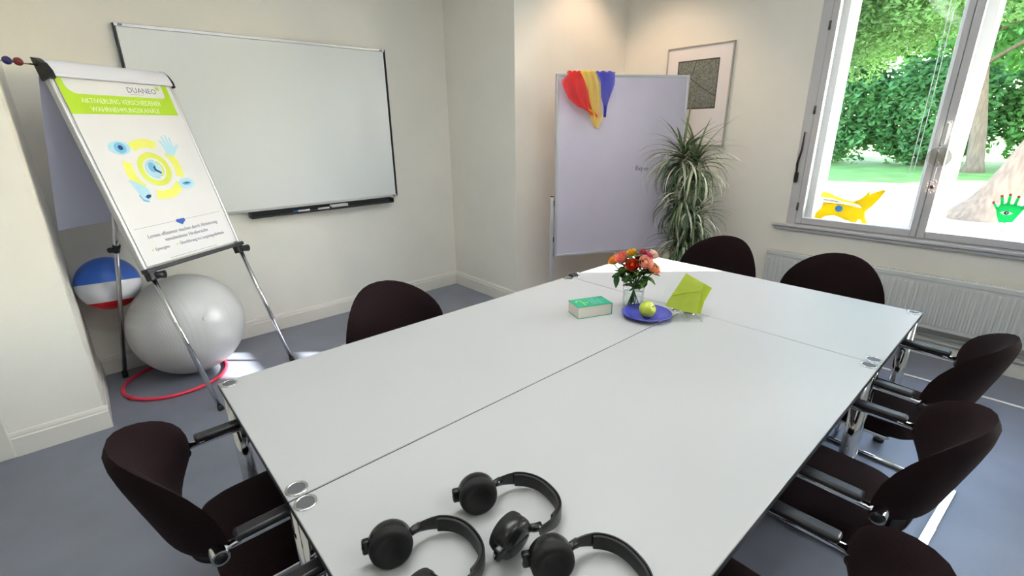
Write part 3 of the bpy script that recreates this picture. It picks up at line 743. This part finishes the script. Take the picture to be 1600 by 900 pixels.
# book
ab = Vector((.1713, -.0712, 0)).normalized()
bk = thing('paperback_book', 'thick green paperback book with cream page edges', 'book', (1.432, -.504, TZ), math.atan2(ab.y, ab.x))
cov = mat('book_green', srgb(28, 158, 124), .4, var=.02)
bw, bd, bh = .186, .112, .060
MB().rbox((.002, .002, .002), (bw-.003, bd-.002, bh-.002), .001, 1).build('pages', mat('page_edges', srgb(214, 208, 196), .85, var=.05, scale=120, stretch=(1, 1, 20)), bk)
MB().rbox((0, 0, bh-.003), (bw, bd, bh), .0008, 1).build('front_cover', cov, bk)
MB().rbox((0, 0, 0), (bw, bd, .002), .0008, 1).build('back_cover', cov, bk)
MB().rbox((bw-.003, 0, 0), (bw, bd, bh), .0008, 1).build('spine', cov, bk)
BT = Matrix.Translation((0, 0, bh+.0003))
ym = mat('cover_yellow', srgb(160, 214, 84), .5, var=.03); pg = mat('cover_pale_green', srgb(130, 200, 178), .5, var=.03)
mk = MB()
for pth in ([(.02, .07), (.03, .085), (.045, .088), (.05, .07), (.05, .04), (.048, .012)], [(.05, .052), (.068, .045), (.078, .055)], [(.02, .07), (.026, .062)]):
    mk.tube([(x, y, bh+.0003) for x, y in pth], .0035, 6, flat=.15)
mk.build('cover_mark', ym, bk)
ln_ = MB()
for j, (x, l) in enumerate(((.095, .07), (.105, .06), (.115, .075), (.13, .05), (.140, .055))): ln_.box((x, .02, bh), (x+.003, .02+l, bh+.0004))
ln_.build('cover_lines', pg, bk)
MB().box((bw-.03, bd-.02, bh), (bw-.005, bd-.004, bh+.0004)).build('cover_badge', mat('badge_grey', srgb(86, 110, 110), .5), bk)

# plate and apple
ptm = mat('blue_glaze', srgb(70, 76, 178), .18, var=.04, coat=.4)
P_ = thing('blue_plate', 'round cobalt blue plate under the apple', 'plate', (1.70, -.708, TZ))
MB().lathe([(0, .0005), (.055, .0005), (.06, .003), (.095, .014), (.117, .022), (.119, .0235), (.117, .025), (.094, .018), (.07, .0085), (.062, .0065), (0, .0065)], 56).build('plate_body', ptm, P_)
MB().lathe([(.050, .0002), (.056, .0), (.06, .0035)], 40).build('foot_ring', ptm, P_)
ap = thing('green_apple', 'yellow-green apple on the blue plate', 'apple', (1.685, -.718, TZ+.0065))
prof = []
for i in range(25):
    a = -math.pi/2+math.pi*i/24; r = .0405*math.cos(a)**.86 if abs(a) < 1.57 else 0; z = .038+.0375*math.sin(a)
    if math.sin(a) > .8: z -= .012*((math.sin(a)-.8)/.2)**1.5
    if math.sin(a) < -.85: z += .006*((-math.sin(a)-.85)/.15)
    prof.append((max(r, 0.0), z))
tilt = Matrix.Translation((0, 0, .038)) @ Matrix.Rotation(R(58), 4, Vector((-.55, -.835, 0))) @ Matrix.Translation((0, 0, -.038))
tilt = Matrix.Translation((0, 0, .038)) @ Vector((0, 0, 1)).rotation_difference(Vector((.18, -.80, .55))).to_matrix().to_4x4() @ Matrix.Translation((0, 0, -.036))
MB().lathe(prof, 32, tilt).build('apple_flesh', mat('apple_skin', srgb(176, 190, 62), .3, var=.14, scale=14, coat=.3), ap)
MB().tube([(0, 0, .058), (.001, .001, .068), (.004, .001, .079)], [.0016, .0014, .002], 8, T=tilt).build('stalk', mat('apple_stalk', srgb(92, 84, 40), .7, var=.2), ap)

# acrylic holder with lime paper napkins
hx = Vector((.7071, -.7071, 0))
hd = thing('napkin_holder', 'clear acrylic napkin holder behind the plate', 'holder', (1.74, -.80, TZ), math.atan2(hx.y, hx.x))
t20 = R(18)
def hq(s, u, o=0): return Vector((s, u*math.sin(t20)-o*math.cos(t20), u*math.cos(t20)+o*math.sin(t20)))
HT = frame((0, 0, 0), (1, 0, 0), (0, math.sin(t20), math.cos(t20)), (0, -math.cos(t20), math.sin(t20)))
MB().rbox((-.025, -.035, .0012), (.155, .075, .005), .001, 1).build('base_plate', acryl, hd)
MB().rbox((-.012, .004, .012), (.160, .18, .0155), .001, 1, T=HT).build('front_plate', acryl, hd)
MB().rbox((-.012, .004, -.018), (.160, .15, -.0145), .001, 1, T=HT).build('rear_plate', acryl, hd)
nk = thing('paper_napkins', 'lime green folded napkin set diagonally in the clear holder', 'napkin', (1.74, -.80, TZ), math.atan2(hx.y, hx.x))
lm = mat('napkin_lime', srgb(204, 218, 84), .8, var=.05, scale=25, transl=.3, bump=.1, bscale=120)
lm2 = mat('napkin_lime_fold', srgb(190, 208, 62), .8, var=.05, scale=25, transl=.3, bump=.1, bscale=120)
sq = [(.085, .222), (.206, .153), (.17, .085), (.155, .028), (.07, .042), (-.013, .067)]
MB().prism(sq, .006, HT @ Matrix.Translation((0, 0, -.006))).build('rear_leaf', lm2, nk)
MB().prism([(.085, .222), (.165, .175), (.135, .03), (.07, .040), (-.013, .067)], .004, HT @ Matrix.Translation((0, 0, .001))).build('front_leaf', lm, nk)
MB().tube([HT @ Vector((.02, .115, .0055)), HT @ Vector((.08, .128, .006)), HT @ Vector((.15, .140, .0055))], .0022, 6).build('crease', lm2, nk)

# vase with bouquet
VX, VY = 1.755, -.59
vs_ = thing('glass_vase', 'clear cylindrical glass vase holding the bouquet', 'vase', (VX, VY, TZ))
MB().lathe([(0, .001), (.048, .001), (.052, .004), (.053, .145), (.0515, .147), (.050, .145), (.049, .014), (0, .012)], 40).build('vase_glass', vglass, vs_)
MB().lathe([(0, .0125), (.0485, .0145), (.0488, .085), (0, .085)], 32).build('water', pane_mat('water', (.985, .99, .985), .8), vs_)
lat = Vector((.55, -.835, 0)); tow = Vector((-.835, -.55, 0))
stemm = mat('flower_stem', srgb(72, 110, 50), .55, var=.2, scale=40); leafg = mat('rose_leaf', srgb(52, 96, 48), .5, var=.3, scale=40, transl=.2); leafl = mat('light_leaf', srgb(104, 140, 62), .5, var=.25, scale=40, transl=.2)
def bloom(r, rr, layers=(4, 5, 6)):
    mb = MB(); q = 0
    for li, n in enumerate(layers):
        rad = r*(.36+.27*li); hgt = r*(1.55-.16*li); flare = .05+.16*li
        for k in range(n):
            a0 = 2*math.pi*(k+.5*li)/n+rr.uniform(-.1, .1); wdt = 2*math.pi/n*.72
            def f(u, v, a0=a0, wdt=wdt, rad=rad, hgt=hgt, flare=flare):
                a = a0+(u-.5)*2*wdt*(1-.35*(v-.5)**2)
                rd = rad*(.35+.75*math.sin(v*1.7)**.8)+flare*r*max(0, v-.7)**1.5*2.2
                z = hgt*(v**.9)*(1-.18*abs(2*u-1)**2.5)-r*.55
                return Vector((rd*math.cos(a), rd*math.sin(a), z))
            mb.grid(f, 6, 6)
    mb.lathe([(r*.3, -r*.4), (r*.30, r*.45), (r*.2, r*.68), (0, r*.72)], 12)
    mb.lathe([(0, -r*.75), (r*.4, -r*.6), (r*.75, -r*.25), (r*.9, .1*r)], 16)
    return mb
def leaf_mesh(L, W, m, parent, T, name='leaf', curl=.25):
    mb = MB()
    def f(u, v):
        w_ = W*math.sin(math.pi*min(1, v*.97+.02)**.8)*(u-.5)
        return Vector((v*L, w_, abs(u-.5)*W*.35-curl*L*v*v))
    mb.grid(f, 4, 8, T=T); return mb.build(name, m, parent)
rr = random.Random(11)
FL_ = [  # px-like lateral, height, toward-camera, radius, colour name, colour, label
 (-.064, .262, .03, .031, 'petal_pink', srgb(240, 142, 128), 'salmon pink rose at the upper edge of the bouquet'),
 (-.013, .238, .07, .031, 'petal_orange_red', srgb(226, 74, 44), 'orange-red rose in the middle of the bouquet front'),
 (.042, .252, .06, .033, 'petal_peach_pink', srgb(246, 182, 160), 'peach pink rose at the bouquet front, below the dark red blooms'),
 (.083, .215, .03, .029, 'petal_peach', srgb(246, 176, 134), 'peach orange rose low on the window side of the bouquet'),
 (-.105, .240, .0, .025, 'petal_orange', srgb(240, 160, 52), 'orange rose at the outer edge of the bouquet, toward the whiteboard'),
 (-.022, .285, .0, .021, 'petal_yellow', srgb(232, 188, 36), 'yellow flower at the top of the bouquet'),
 (.078, .272, -.03, .026, 'petal_cream', srgb(238, 206, 190), 'cream rose half hidden at the back of the bouquet'),
]
SMALL = [(.013, .277, .03, .019, 'petal_wine', srgb(120, 10, 34), 'dark wine red button flower nearest the yellow flower'),
 (.034, .295, .02, .020, 'petal_wine2', srgb(150, 18, 56), 'crimson button flower at the very top of the bouquet'),
 (.060, .278, .03, .020, 'petal_wine3', srgb(170, 26, 66), 'crimson button flower next to the cream rose')]
for i, (l, z, tw, r, cn, col, lb) in enumerate(FL_+SMALL):
    small = i >= len(FL_)
    top = lat*l+tow*tw+Vector((0, 0, z))
    t = thing('button_flower' if small else 'rose', lb, 'flower', (VX, VY, TZ), 0, 'flowers in the vase')
    out = Vector((top.x, top.y, .12)).normalized(); q_ = Vector((0, 0, 1)).rotation_difference((Vector((top.x*3, top.y*3, .25))+tow*.05).normalized()).to_matrix().to_4x4()
    m = mat(cn, col, .6, var=.16, scale=40, transl=.2)
    if small:
        mb = MB(); mb.lathe([(0, -r*.8), (r*.7, -r*.6), (r, 0), (r*.8, r*.55), (r*.35, r*.8), (0, r*.82)], 18, Matrix.Translation(top))
        for k in range(26):
            a = k*2.4; e = math.acos(1-1.5*(k+.5)/26); d_ = Vector((math.sin(e)*math.cos(a), math.sin(e)*math.sin(a), math.cos(e)))
            mb.lathe([(r*.30, 0), (r*.22, r*.2), (0, r*.26)], 7, Matrix.Translation(top+d_*r*.82) @ Vector((0, 0, 1)).rotation_difference(d_).to_matrix().to_4x4())
        mb.build('bloom', m, t)
    else:
        Tm = Matrix.Translation(top) @ q_
        mb = bloom(r, rr); mb.v = [tuple(Tm @ Vector(p)) for p in mb.v]; mb.build('bloom', m, t)
    cr_ = lat*(-l*.25+rr.uniform(-.006, .006))+tow*rr.uniform(-.02, .02); cr_.z = .018
    nk_ = Vector((top.x*.10, top.y*.10, .125))
    MB().tube([cr_, nk_, top*.75+Vector((0, 0, top.z*.06)), top-Vector((0, 0, r*.6))], .0026, 7).build('stem', stemm, t)
    for k in range(0 if small else 3):
        a = math.atan2(top.y, top.x)+(k-1)*1.0+rr.uniform(-.4, .4); z0 = rr.uniform(.175, .215)
        base = Vector((top.x*.45, top.y*.45, z0))
        leaf_mesh(rr.uniform(.055, .078), rr.uniform(.034, .044), leafg if k else leafl, t, Matrix.Translation(base) @ Matrix.Rotation(a, 4, 'Z') @ Matrix.Rotation(R(rr.uniform(-40, 0)), 4, 'Y') , 'leaf', rr.uniform(.1, .4))
# eucalyptus-like green sprigs filling the collar of the bouquet
for i, (a, dz, lb) in enumerate(((3.6, .175, 'green leafy sprig hanging low over the vase rim'), (4.6, .165, 'green leafy sprig at the front of the vase rim'), (5.5, .17, 'green leafy sprig on the window side of the vase'), (2.7, .17, 'green leafy sprig on the far side of the bouquet'))):
    t = thing('leafy_sprig', lb, 'foliage', (VX, VY, TZ), 0, 'green sprigs in the bouquet')
    d_ = Vector((math.cos(a), math.sin(a), 0)); end = d_*.06+Vector((0, 0, dz+.02))
    MB().tube([d_*-.02+Vector((0, 0, .02)), d_*.004+Vector((0, 0, .12)), end], .0022, 6).build('stem', stemm, t)
    for k in range(11):
        b = end*(.72+.03*k)+Vector((0, 0, .01*k-.02)); az = a+(k-5)*.42
        leaf_mesh(.05+.02*rr.random(), .036, leafg if k % 3 else leafl, t, Matrix.Translation(b) @ Matrix.Rotation(az, 4, 'Z') @ Matrix.Rotation(R(rr.uniform(-35, 10)), 4, 'Y'), 'leaf', .25)
    if i == 0: leaf_mesh(.075, .03, leafg, t, Matrix.Translation(lat*-.085+tow*.03+Vector((0, 0, .185))) @ Matrix.Rotation(a, 4, 'Z') @ Matrix.Rotation(R(75), 4, 'Y'), 'leaf', .1)

# ------------------------------------------------------------------ headphones
hpm = mat('headphone_shell', (.008, .008, .009), .26, var=.1, scale=30); cush = mat('headphone_cushion', (.005, .0048, .005), .7, var=.15, scale=60, bump=.1, bscale=300); bandm = mat('headphone_band', (.007, .0063, .007), .5, var=.1, scale=60)
def headphones(x, y, rz, label, open_=0):
    t = thing('headphones', label, 'headphones', (x, y, TZ), R(rz), 'black headphones on the table')
    zc = .0478
    for s in (1, -1):
        # cup axis along Y, inner face toward -s*Y
        tl = Matrix.Translation((0, s*.074, zc)) @ Matrix.Rotation(R(-s*14), 4, 'Z') @ Matrix.Rotation(R(-s*8), 4, 'X') @ Matrix.Scale(1.12, 4)
        ax = frame((0, 0, 0), (1, 0, 0), (0, 0, -s), (0, s, 0)) if s > 0 else frame((0, 0, 0), (1, 0, 0), (0, 0, 1), (0, -1, 0))
        T_ = tl @ ax
        c = MB().lathe([(.0405, -.004), (.0418, .003), (.0416, .012), (.0395, .0175), (.034, .0205), (.030, .021), (.0285, .0235), (.012, .0245), (0, .0245)], 40, T_).build('ear_cup', hpm, t)
        MB().lathe([(0, -.0145), (.018, -.0145), (.024, -.019), (.033, -.0215), (.039, -.0185), (.0412, -.010), (.0405, -.003)], 40, T_).build('cushion', cush, t)
        b = MB(); b.rbox((-.052, -.014, .004), (-.030, .014, .020), .004, T=T_); b.build('control_block', hpm, c)
        MB().rbox((-.0535, -.005, .008), (-.050, .003, .0105), .0008, 1, T=T_).build('port', mat('port_silver', (.6, .6, .6), .3, .8, var=.05), c)
        MB().box((-.030, -.0012, .021), (.026, .0012, .0258), T=T_).build('seam_ridge', bandm, c)
        # hinge arm from the cup to the band end
        p0 = T_ @ Vector((.036, 0, .012)); p1 = Vector((.072, s*.086, zc-.006))
        MB().tube([p0, p0.lerp(p1, .5)+Vector((0, s*.002, 0)), p1], [.0085, .0095, .0105], 10, flat=1.0).build('slider', hpm, t)
    # band: strip standing on its edge
    N = 40; cen = []
    for i in range(N+1):
        a = math.pi*(-.5+i/N)
        xx = .066+.098*max(0, math.cos(a))**.82; yy = .088*math.copysign(abs(math.sin(a))**.86, math.sin(a))
        cen.append(Vector((xx, yy, 0)))
    def strip(name, t0, t1, hh, m, i0=0, i1=N):
        mb = MB(); vs = []; fs = []
        for i in range(i0, i1+1):
            tn = (cen[min(N, i+1)]-cen[max(0, i-1)]).normalized(); nrm = Vector((tn.y, -tn.x, 0))
            k = math.sin(math.pi*i/N); zc_ = .036-.012*k; h_ = hh*(.62+.38*min(1, 2.2*k))
            for (o, z) in ((t0, -h_*.8), (t0+.001, -h_), (t1-.001, -h_), (t1, -h_*.8), (t1, h_*.8), (t1-.001, h_), (t0+.001, h_), (t0, h_*.8)):
                vs.append(cen[i]+nrm*o+Vector((0, 0, zc_+z)))
        n8 = 8; cnt = i1-i0
        for i in range(cnt):
            for k in range(n8): fs.append((i*n8+k, i*n8+(k+1) % n8, (i+1)*n8+(k+1) % n8, (i+1)*n8+k))
        fs += [tuple(range(n8))[::-1], tuple(cnt*n8+k for k in range(n8))]
        mb.add(vs, fs, True); return mb.build(name, m, t, auto=.7)
    strip('headband', 0, .0055, .0185, hpm); strip('band_cushion', -.008, .0, .0170, bandm, 5, N-5)
    return t
headphones(.325, -1.205, -9, 'black over-ear headphones lying farthest up the table, both cups in view')
headphones(.102, -1.197, -7, 'black over-ear headphones lying nearest the flipchart chairs, second cup cut off')
headphones(.318, -1.450, -14, 'black over-ear headphones beside the first pair, cut by the lower picture edge')

# ------------------------------------------------------------------ figures in the window
yf = thing('yellow_figure', 'flat yellow leaping animal figure with blue spot on the window sill', 'figure', (WX+.15, 0, 0))
YT = frame((0, 0, 0), (0, -1, 0), (0, 0, 1), (-1, 0, 0))     # x -> -Y , y -> Z
yel = mat('figure_yellow', srgb(216, 196, 24), .5, var=.08, scale=14, transl=.5)
body = [(.612, .862), (.655, .866), (.672, .888), (.70, .905), (.745, .915), (.79, .905), (.84, .886), (.862, .885), (.868, .861), (.90, .861), (.915, .905), (.935, .900), (.955, .861), (.985, .861), (.955, .93), (.95, .965), (.985, 1.01), (1.02, 1.07), (1.048, 1.13), (1.035, 1.142), (.985, 1.118), (.955, 1.10), (.948, 1.125), (.935, 1.098), (.90, 1.058), (.855, 1.035), (.905, 1.01), (.93, .99), (.86, 1.0), (.78, 1.012), (.655, 1.012), (.65, .965), (.615, .92)]
MB().prism(body, .018, YT).build('figure_body', yel, yf)
wing = [(.63, 1.045), (.62, 1.075), (.635, 1.092), (.68, 1.088), (.72, 1.068), (.79, 1.045), (.855, 1.033), (.91, 1.035), (.905, 1.012), (.85, 1.016), (.79, 1.022), (.70, 1.045)]
MB().prism(wing, .012, YT @ Matrix.Translation((0, 0, -.014))).build('tail_plume', mat('figure_pale_yellow', srgb(250, 222, 110), .5, var=.08, scale=14, transl=.5), yf)
MB().prism([(.642, 1.018), (.65, 1.04), (.72, 1.036), (.80, 1.016), (.87, 1.01), (.93, .992), (.86, 1.0), (.78, 1.013)], .006, YT @ Matrix.Translation((0, 0, -.008))).build('white_stripe', paper, yf)
MB().prism(arc(.774, .972, .026, 0, 345, 23), .003, YT @ Matrix.Translation((0, 0, .018))).build('blue_spot', mat('figure_blue', srgb(60, 140, 220), .5, var=.05), yf)
MB().rbox((-.03, -.93, WB+.0305), (.02, -.63, WB+.034), .001, 1).build('stand', paper, yf)

gh = thing('green_hand', 'green cut-out hand with a painted eye and red nails in the window', 'figure', (WX+.12, 0, 0))
grn = mat('hand_green', srgb(36, 186, 116), .5, var=.06, scale=20, transl=.4); redn = mat('nail_red', srgb(196, 60, 70), .5, var=.05); wh = mat('eye_white', srgb(236, 240, 240), .5)
G = YT
palm = [(1.693, .985), (1.755, .993), (1.79, 1.085), (1.772, 1.103), (1.735, 1.108), (1.70, 1.112), (1.672, 1.098), (1.664, 1.06), (1.678, 1.02)]
MB().prism(palm, .014, G).build('palm', grn, gh)
for base, tip, wd in (((1.668, 1.07), (1.642, 1.112), .007), ((1.686, 1.098), (1.672, 1.155), .0085), ((1.712, 1.10), (1.708, 1.168), .0085), ((1.742, 1.095), (1.748, 1.158), .0085), ((1.775, 1.085), (1.80, 1.128), .008)):
    a, b = Vector((*base, 0)), Vector((*tip, 0)); d_ = (b-a).normalized(); nr = Vector((-d_.y, d_.x, 0))*wd
    pts = [a+nr, a-nr]+[b-nr*.8, b+d_*wd*.9, b+nr*.8]
    f_ = MB().prism([(p.x, p.y) for p in pts], .012, G @ Matrix.Translation((0, 0, .001))).build('finger', grn, gh)
    nl = MB().prism([(b.x+.0075*math.cos(q), b.y+.0085*math.sin(q)) for q in [2*math.pi*i/14 for i in range(14)]], .003, G @ Matrix.Translation((0, 0, .0125))).build('nail', redn, f_)
ey = arc(1.713, 1.038, .03, 200, 340, 10, .03); ey = [(1.683, 1.050), (1.698, 1.061), (1.716, 1.064), (1.733, 1.060), (1.748, 1.050), (1.733, 1.041), (1.714, 1.036), (1.697, 1.041)]
e_ = MB().prism(ey, .002, G @ Matrix.Translation((0, 0, .0142))).build('eye', wh, gh)
MB().prism(arc(1.715, 1.051, .0115, 0, 345, 20), .001, G @ Matrix.Translation((0, 0, .0163))).build('iris', mat('eye_grey', srgb(52, 56, 64), .5), e_)
MB().prism(arc(1.717, 1.052, .004, 0, 345, 14), .001, G @ Matrix.Translation((0, 0, .0174))).build('glint', wh, e_)
MB().tube([G @ Vector((1.722, .99, .007)), G @ Vector((1.715, .862, .007))], .003, 8).build('stick', mat('stick_grey', srgb(120, 122, 126), .5), gh)
MB().rbox((-.03, -1.76, WB+.0305), (.02, -1.67, WB+.036), .002, 1).build('stand', paper, gh)

# hanging ornament on the window handle
orn = thing('sun_catcher', 'round clear glass sun catcher hanging from the window handle', 'ornament', (WX-.085, -1.33, 1.40))
MB().lathe([(0, -.003), (.06, -.003), (.063, 0), (.06, .003), (0, .003)], 32, frame((0, 0, 0), (0, 1, 0), (0, 0, 1), (1, 0, 0))).build('disc', pane_mat('catcher_glass', (.86, .85, .80), 1.5, .05), orn)
MB().tube([(0, .0635*math.cos(q), .0635*math.sin(q)) for q in [2*math.pi*i/40 for i in range(40)]], .002, 6, closed=True).build('rim_wire', chrome, orn)
MB().tube([(0, 0, .065), (.005, 0, .13), (.012, 0, .2)], .0012, 6).build('thread', cm, orn)
fl = thing('bead_flower', 'small wire and bead flower dangling below the glass disc', 'ornament', (WX-.085, -1.335, 1.205))
MB().tube([(0, 0, .035), (0, .002, .08), (0, 0, .132)], .0012, 6).build('thread', cm, fl)
for k in range(7):
    a = 2*math.pi*k/7; MB().tube([(0, .012*math.cos(a)+.022*math.cos(a)+.010*math.cos(q)*1.0, .012*math.sin(a)+.022*math.sin(a)+.010*math.sin(q)) for q in [2*math.pi*i/14 for i in range(14)]], .0022, 6, closed=True).build('petal', mat('bead_white', srgb(214, 196, 188), .4, var=.06), fl)
MB().lathe([(0, -.008), (.010, -.006), (.013, 0), (.010, .006), (0, .008)], 14, frame((0, 0, 0), (0, 1, 0), (0, 0, 1), (1, 0, 0))).build('bead', mat('bead_brown', srgb(96, 52, 40), .4, var=.08), fl)

# ------------------------------------------------------------------ garden
GZ = -.3
struct(MB().box((WX+.40, -60, GZ-.5), (90, 70, GZ)).build('ground_path', mat('pale_gravel', srgb(222, 214, 200), .9, var=.08, scale=1.5, bump=.2, bscale=30)))
lawn = mat('lawn_grass', srgb(104, 140, 62), .9, var=.25, scale=1.2, bump=.4, bscale=20)
vs = [(18.6, -60), (19.3, -20), (19.2, -3), (20.2, 1.5), (19.3, 4), (19.6, 12), (18.6, 30), (19, 70), (89, 70), (89, -60)]
o = MB().prism(vs, .02, Matrix.Translation((0, 0, GZ))).build('lawn', lawn); tag(o, 'mown green lawn beyond the pale path', 'lawn', kind='stuff')
barkm = mat('tree_bark', srgb(118, 98, 82), .9, var=.25, scale=5, bump=.8, bscale=14, stretch=(3, 3, .6))
def foliage(name, center, rad, n, ls, m, parent, seed, hollow=.35):
    rn = random.Random(seed); v = []; f = []
    for i in range(n):
        while True:
            p = Vector((rn.uniform(-1, 1), rn.uniform(-1, 1), rn.uniform(-1, 1))); l = p.length
            if hollow < l <= 1: break
        # clumping
        k = .82+.18*math.sin(p.x*7+seed)*math.sin(p.y*8+2*seed)*math.sin(p.z*9+seed)
        c = Vector((center[0]+p.x*rad[0]*k, center[1]+p.y*rad[1]*k, center[2]+p.z*rad[2]*k))
        if c.z < GZ+.02: c.z = GZ+.05+rn.random()*.5
        a = Vector((rn.gauss(0, 1), rn.gauss(0, 1), rn.gauss(0, .6))).normalized(); b = a.cross(Vector((rn.gauss(0, 1), rn.gauss(0, 1), rn.gauss(0, 1)))).normalized()
        s = ls*rn.uniform(.6, 1.25); o0 = len(v)
        v += [c-a*s, c+b*s*.45, c+a*s, c-b*s*.45]; f.append((o0, o0+1, o0+2, o0+3))
    mb = MB(); mb.add(v, f); o = mb.build(name, m, parent); o['kind'] = 'stuff'; return o
lf1 = mat('leaves_bright', srgb(82, 118, 56), .6, var=.38, scale=.9, transl=.45)
lf2 = mat('leaves_mid', srgb(100, 150, 78), .6, var=.35, scale=.7, transl=.4)
lf3 = mat('leaves_deep', srgb(90, 138, 78), .6, var=.4, scale=.6, transl=.35)
def tree(label, base, path, rads, crowns, m, ls, seed, group='garden trees', name='broadleaf_tree'):
    t = thing(name, label, 'tree', base, 0, group)
    MB().tube(path, rads, 14).build('trunk', barkm, t)
    for i, (c, r, n) in enumerate(crowns): foliage('crown', c, r, n, ls, m, t, seed+i)
    # a few boughs
    rn = random.Random(seed)
    for i in range(5):
        p = Vector(path[-2]).lerp(Vector(path[-1]), rn.random()); c = Vector(crowns[i % len(crowns)][0])+Vector((rn.uniform(-1, 1), rn.uniform(-1.5, 1.5), rn.uniform(-.5, 1)))
        MB().tube([p, p.lerp(c, .5)+Vector((0, 0, .3)), c], [rads[-1]*.6, rads[-1]*.4, .03], 8).build('bough', barkm, t)
    return t
tree('thick leaning grey tree trunk close to the window', (13.6, -1.08, GZ), [(0, .10, -.1), (0, .06, .06), (0, -.02, .25), (.03, -.15, .55), (.05, -.28, .9), (.1, -.85, 2.4), (.2, -1.6, 4.6), (.2, -2.0, 6.6)], [.62, .50, .40, .35, .33, .31, .27, .2],
     [((1.0, 1.6, 6.2), (3.6, 4.0, 3.0), 42000), ((1.5, 3.6, 4.6), (2.6, 2.6, 1.9), 24000), ((1.6, -3.2, 6.0), (3.2, 3.2, 2.8), 24000), ((.9, -8.65, 10.1), (.85, .70, 2.6), 12000)], lf1, .065, 21)  # last crown is added out of view to block sun through one sash
tree('added unseen tree keeping the sun out of the added window', (15.2, -12.9, GZ), [(0, 0, -.1), (0, 0, .5), (.1, 0, 3), (0, 0, 8)], [.4, .3, .24, .15],  # added out of view, crown placed to shade the extra window
     [((-.6, -.2, 9.6), (1.0, 1.25, 2.2), 10000), ((0, -.6, 6.6), (1.2, 1.2, 1.4), 5000)], lf2, .09, 141)
tree('slender tree at the far edge of the lawn', (26.2, .42, GZ), [(0, 0, -.1), (0, 0, .4), (.0, .15, 1.6), (-.1, .5, 3.6), (0, .8, 6)], [.42, .28, .24, .2, .14],
     [((0, .5, 7.5), (4, 5, 3.6), 12000), ((-1.6, -3, 5.6), (2.6, 3, 2.0), 7000)], lf2, .16, 31)
for i, (x, y, hgt, rx, m, lb) in enumerate(((29, 6.6, 6.4, 3.4, lf3, 'dense dark shrub tree behind the lawn, next to the window jamb'), (29.5, 2.6, 5.6, 3.2, lf3, 'dense dark shrub tree behind the lawn, middle of the casement view'), (30, -2.2, 6.2, 3.4, lf2, 'dense shrub tree behind the slender tree'), (29.5, -7, 6, 3.6, lf3, 'dense dark shrub tree beyond the leaning trunk'), (29, 11.5, 7, 3.8, lf3, 'dense dark shrub tree hidden mostly by the window jamb'))):
    t = thing('shrub_tree', lb, 'tree', (x, y, GZ), 0, 'shrub trees along the lawn')
    MB().tube([(0, 0, -.1), (.1, .1, 1.2), (0, .2, hgt*.6)], [.22, .18, .08], 10).build('trunk', barkm, t)
    foliage('crown', (0, 0, hgt*.42), (rx*.8, rx, hgt*.5), 16000, .15, m, t, 50+i, .55)
for i, (x, y, hgt, rx, m, lb) in enumerate(((38, 11, 15, 7, lf1, 'tall sunlit tree in the background toward the window jamb'), (40, 2, 17, 7.5, lf2, 'tall broad tree in the background behind the casement middle'), (38, -7, 15, 7, lf1, 'tall sunlit tree in the background behind the leaning trunk'))):
    tree(lb, (x, y, GZ), [(0, 0, -.1), (0, 0, 1), (.2, .1, 4), (0, 0, hgt*.6)], [.7, .5, .42, .25], [((0, 0, hgt*.60), (rx*.8, rx, hgt*.46), 16000)], m, .30, 80+i*7, 'tall background trees', 'tall_tree')
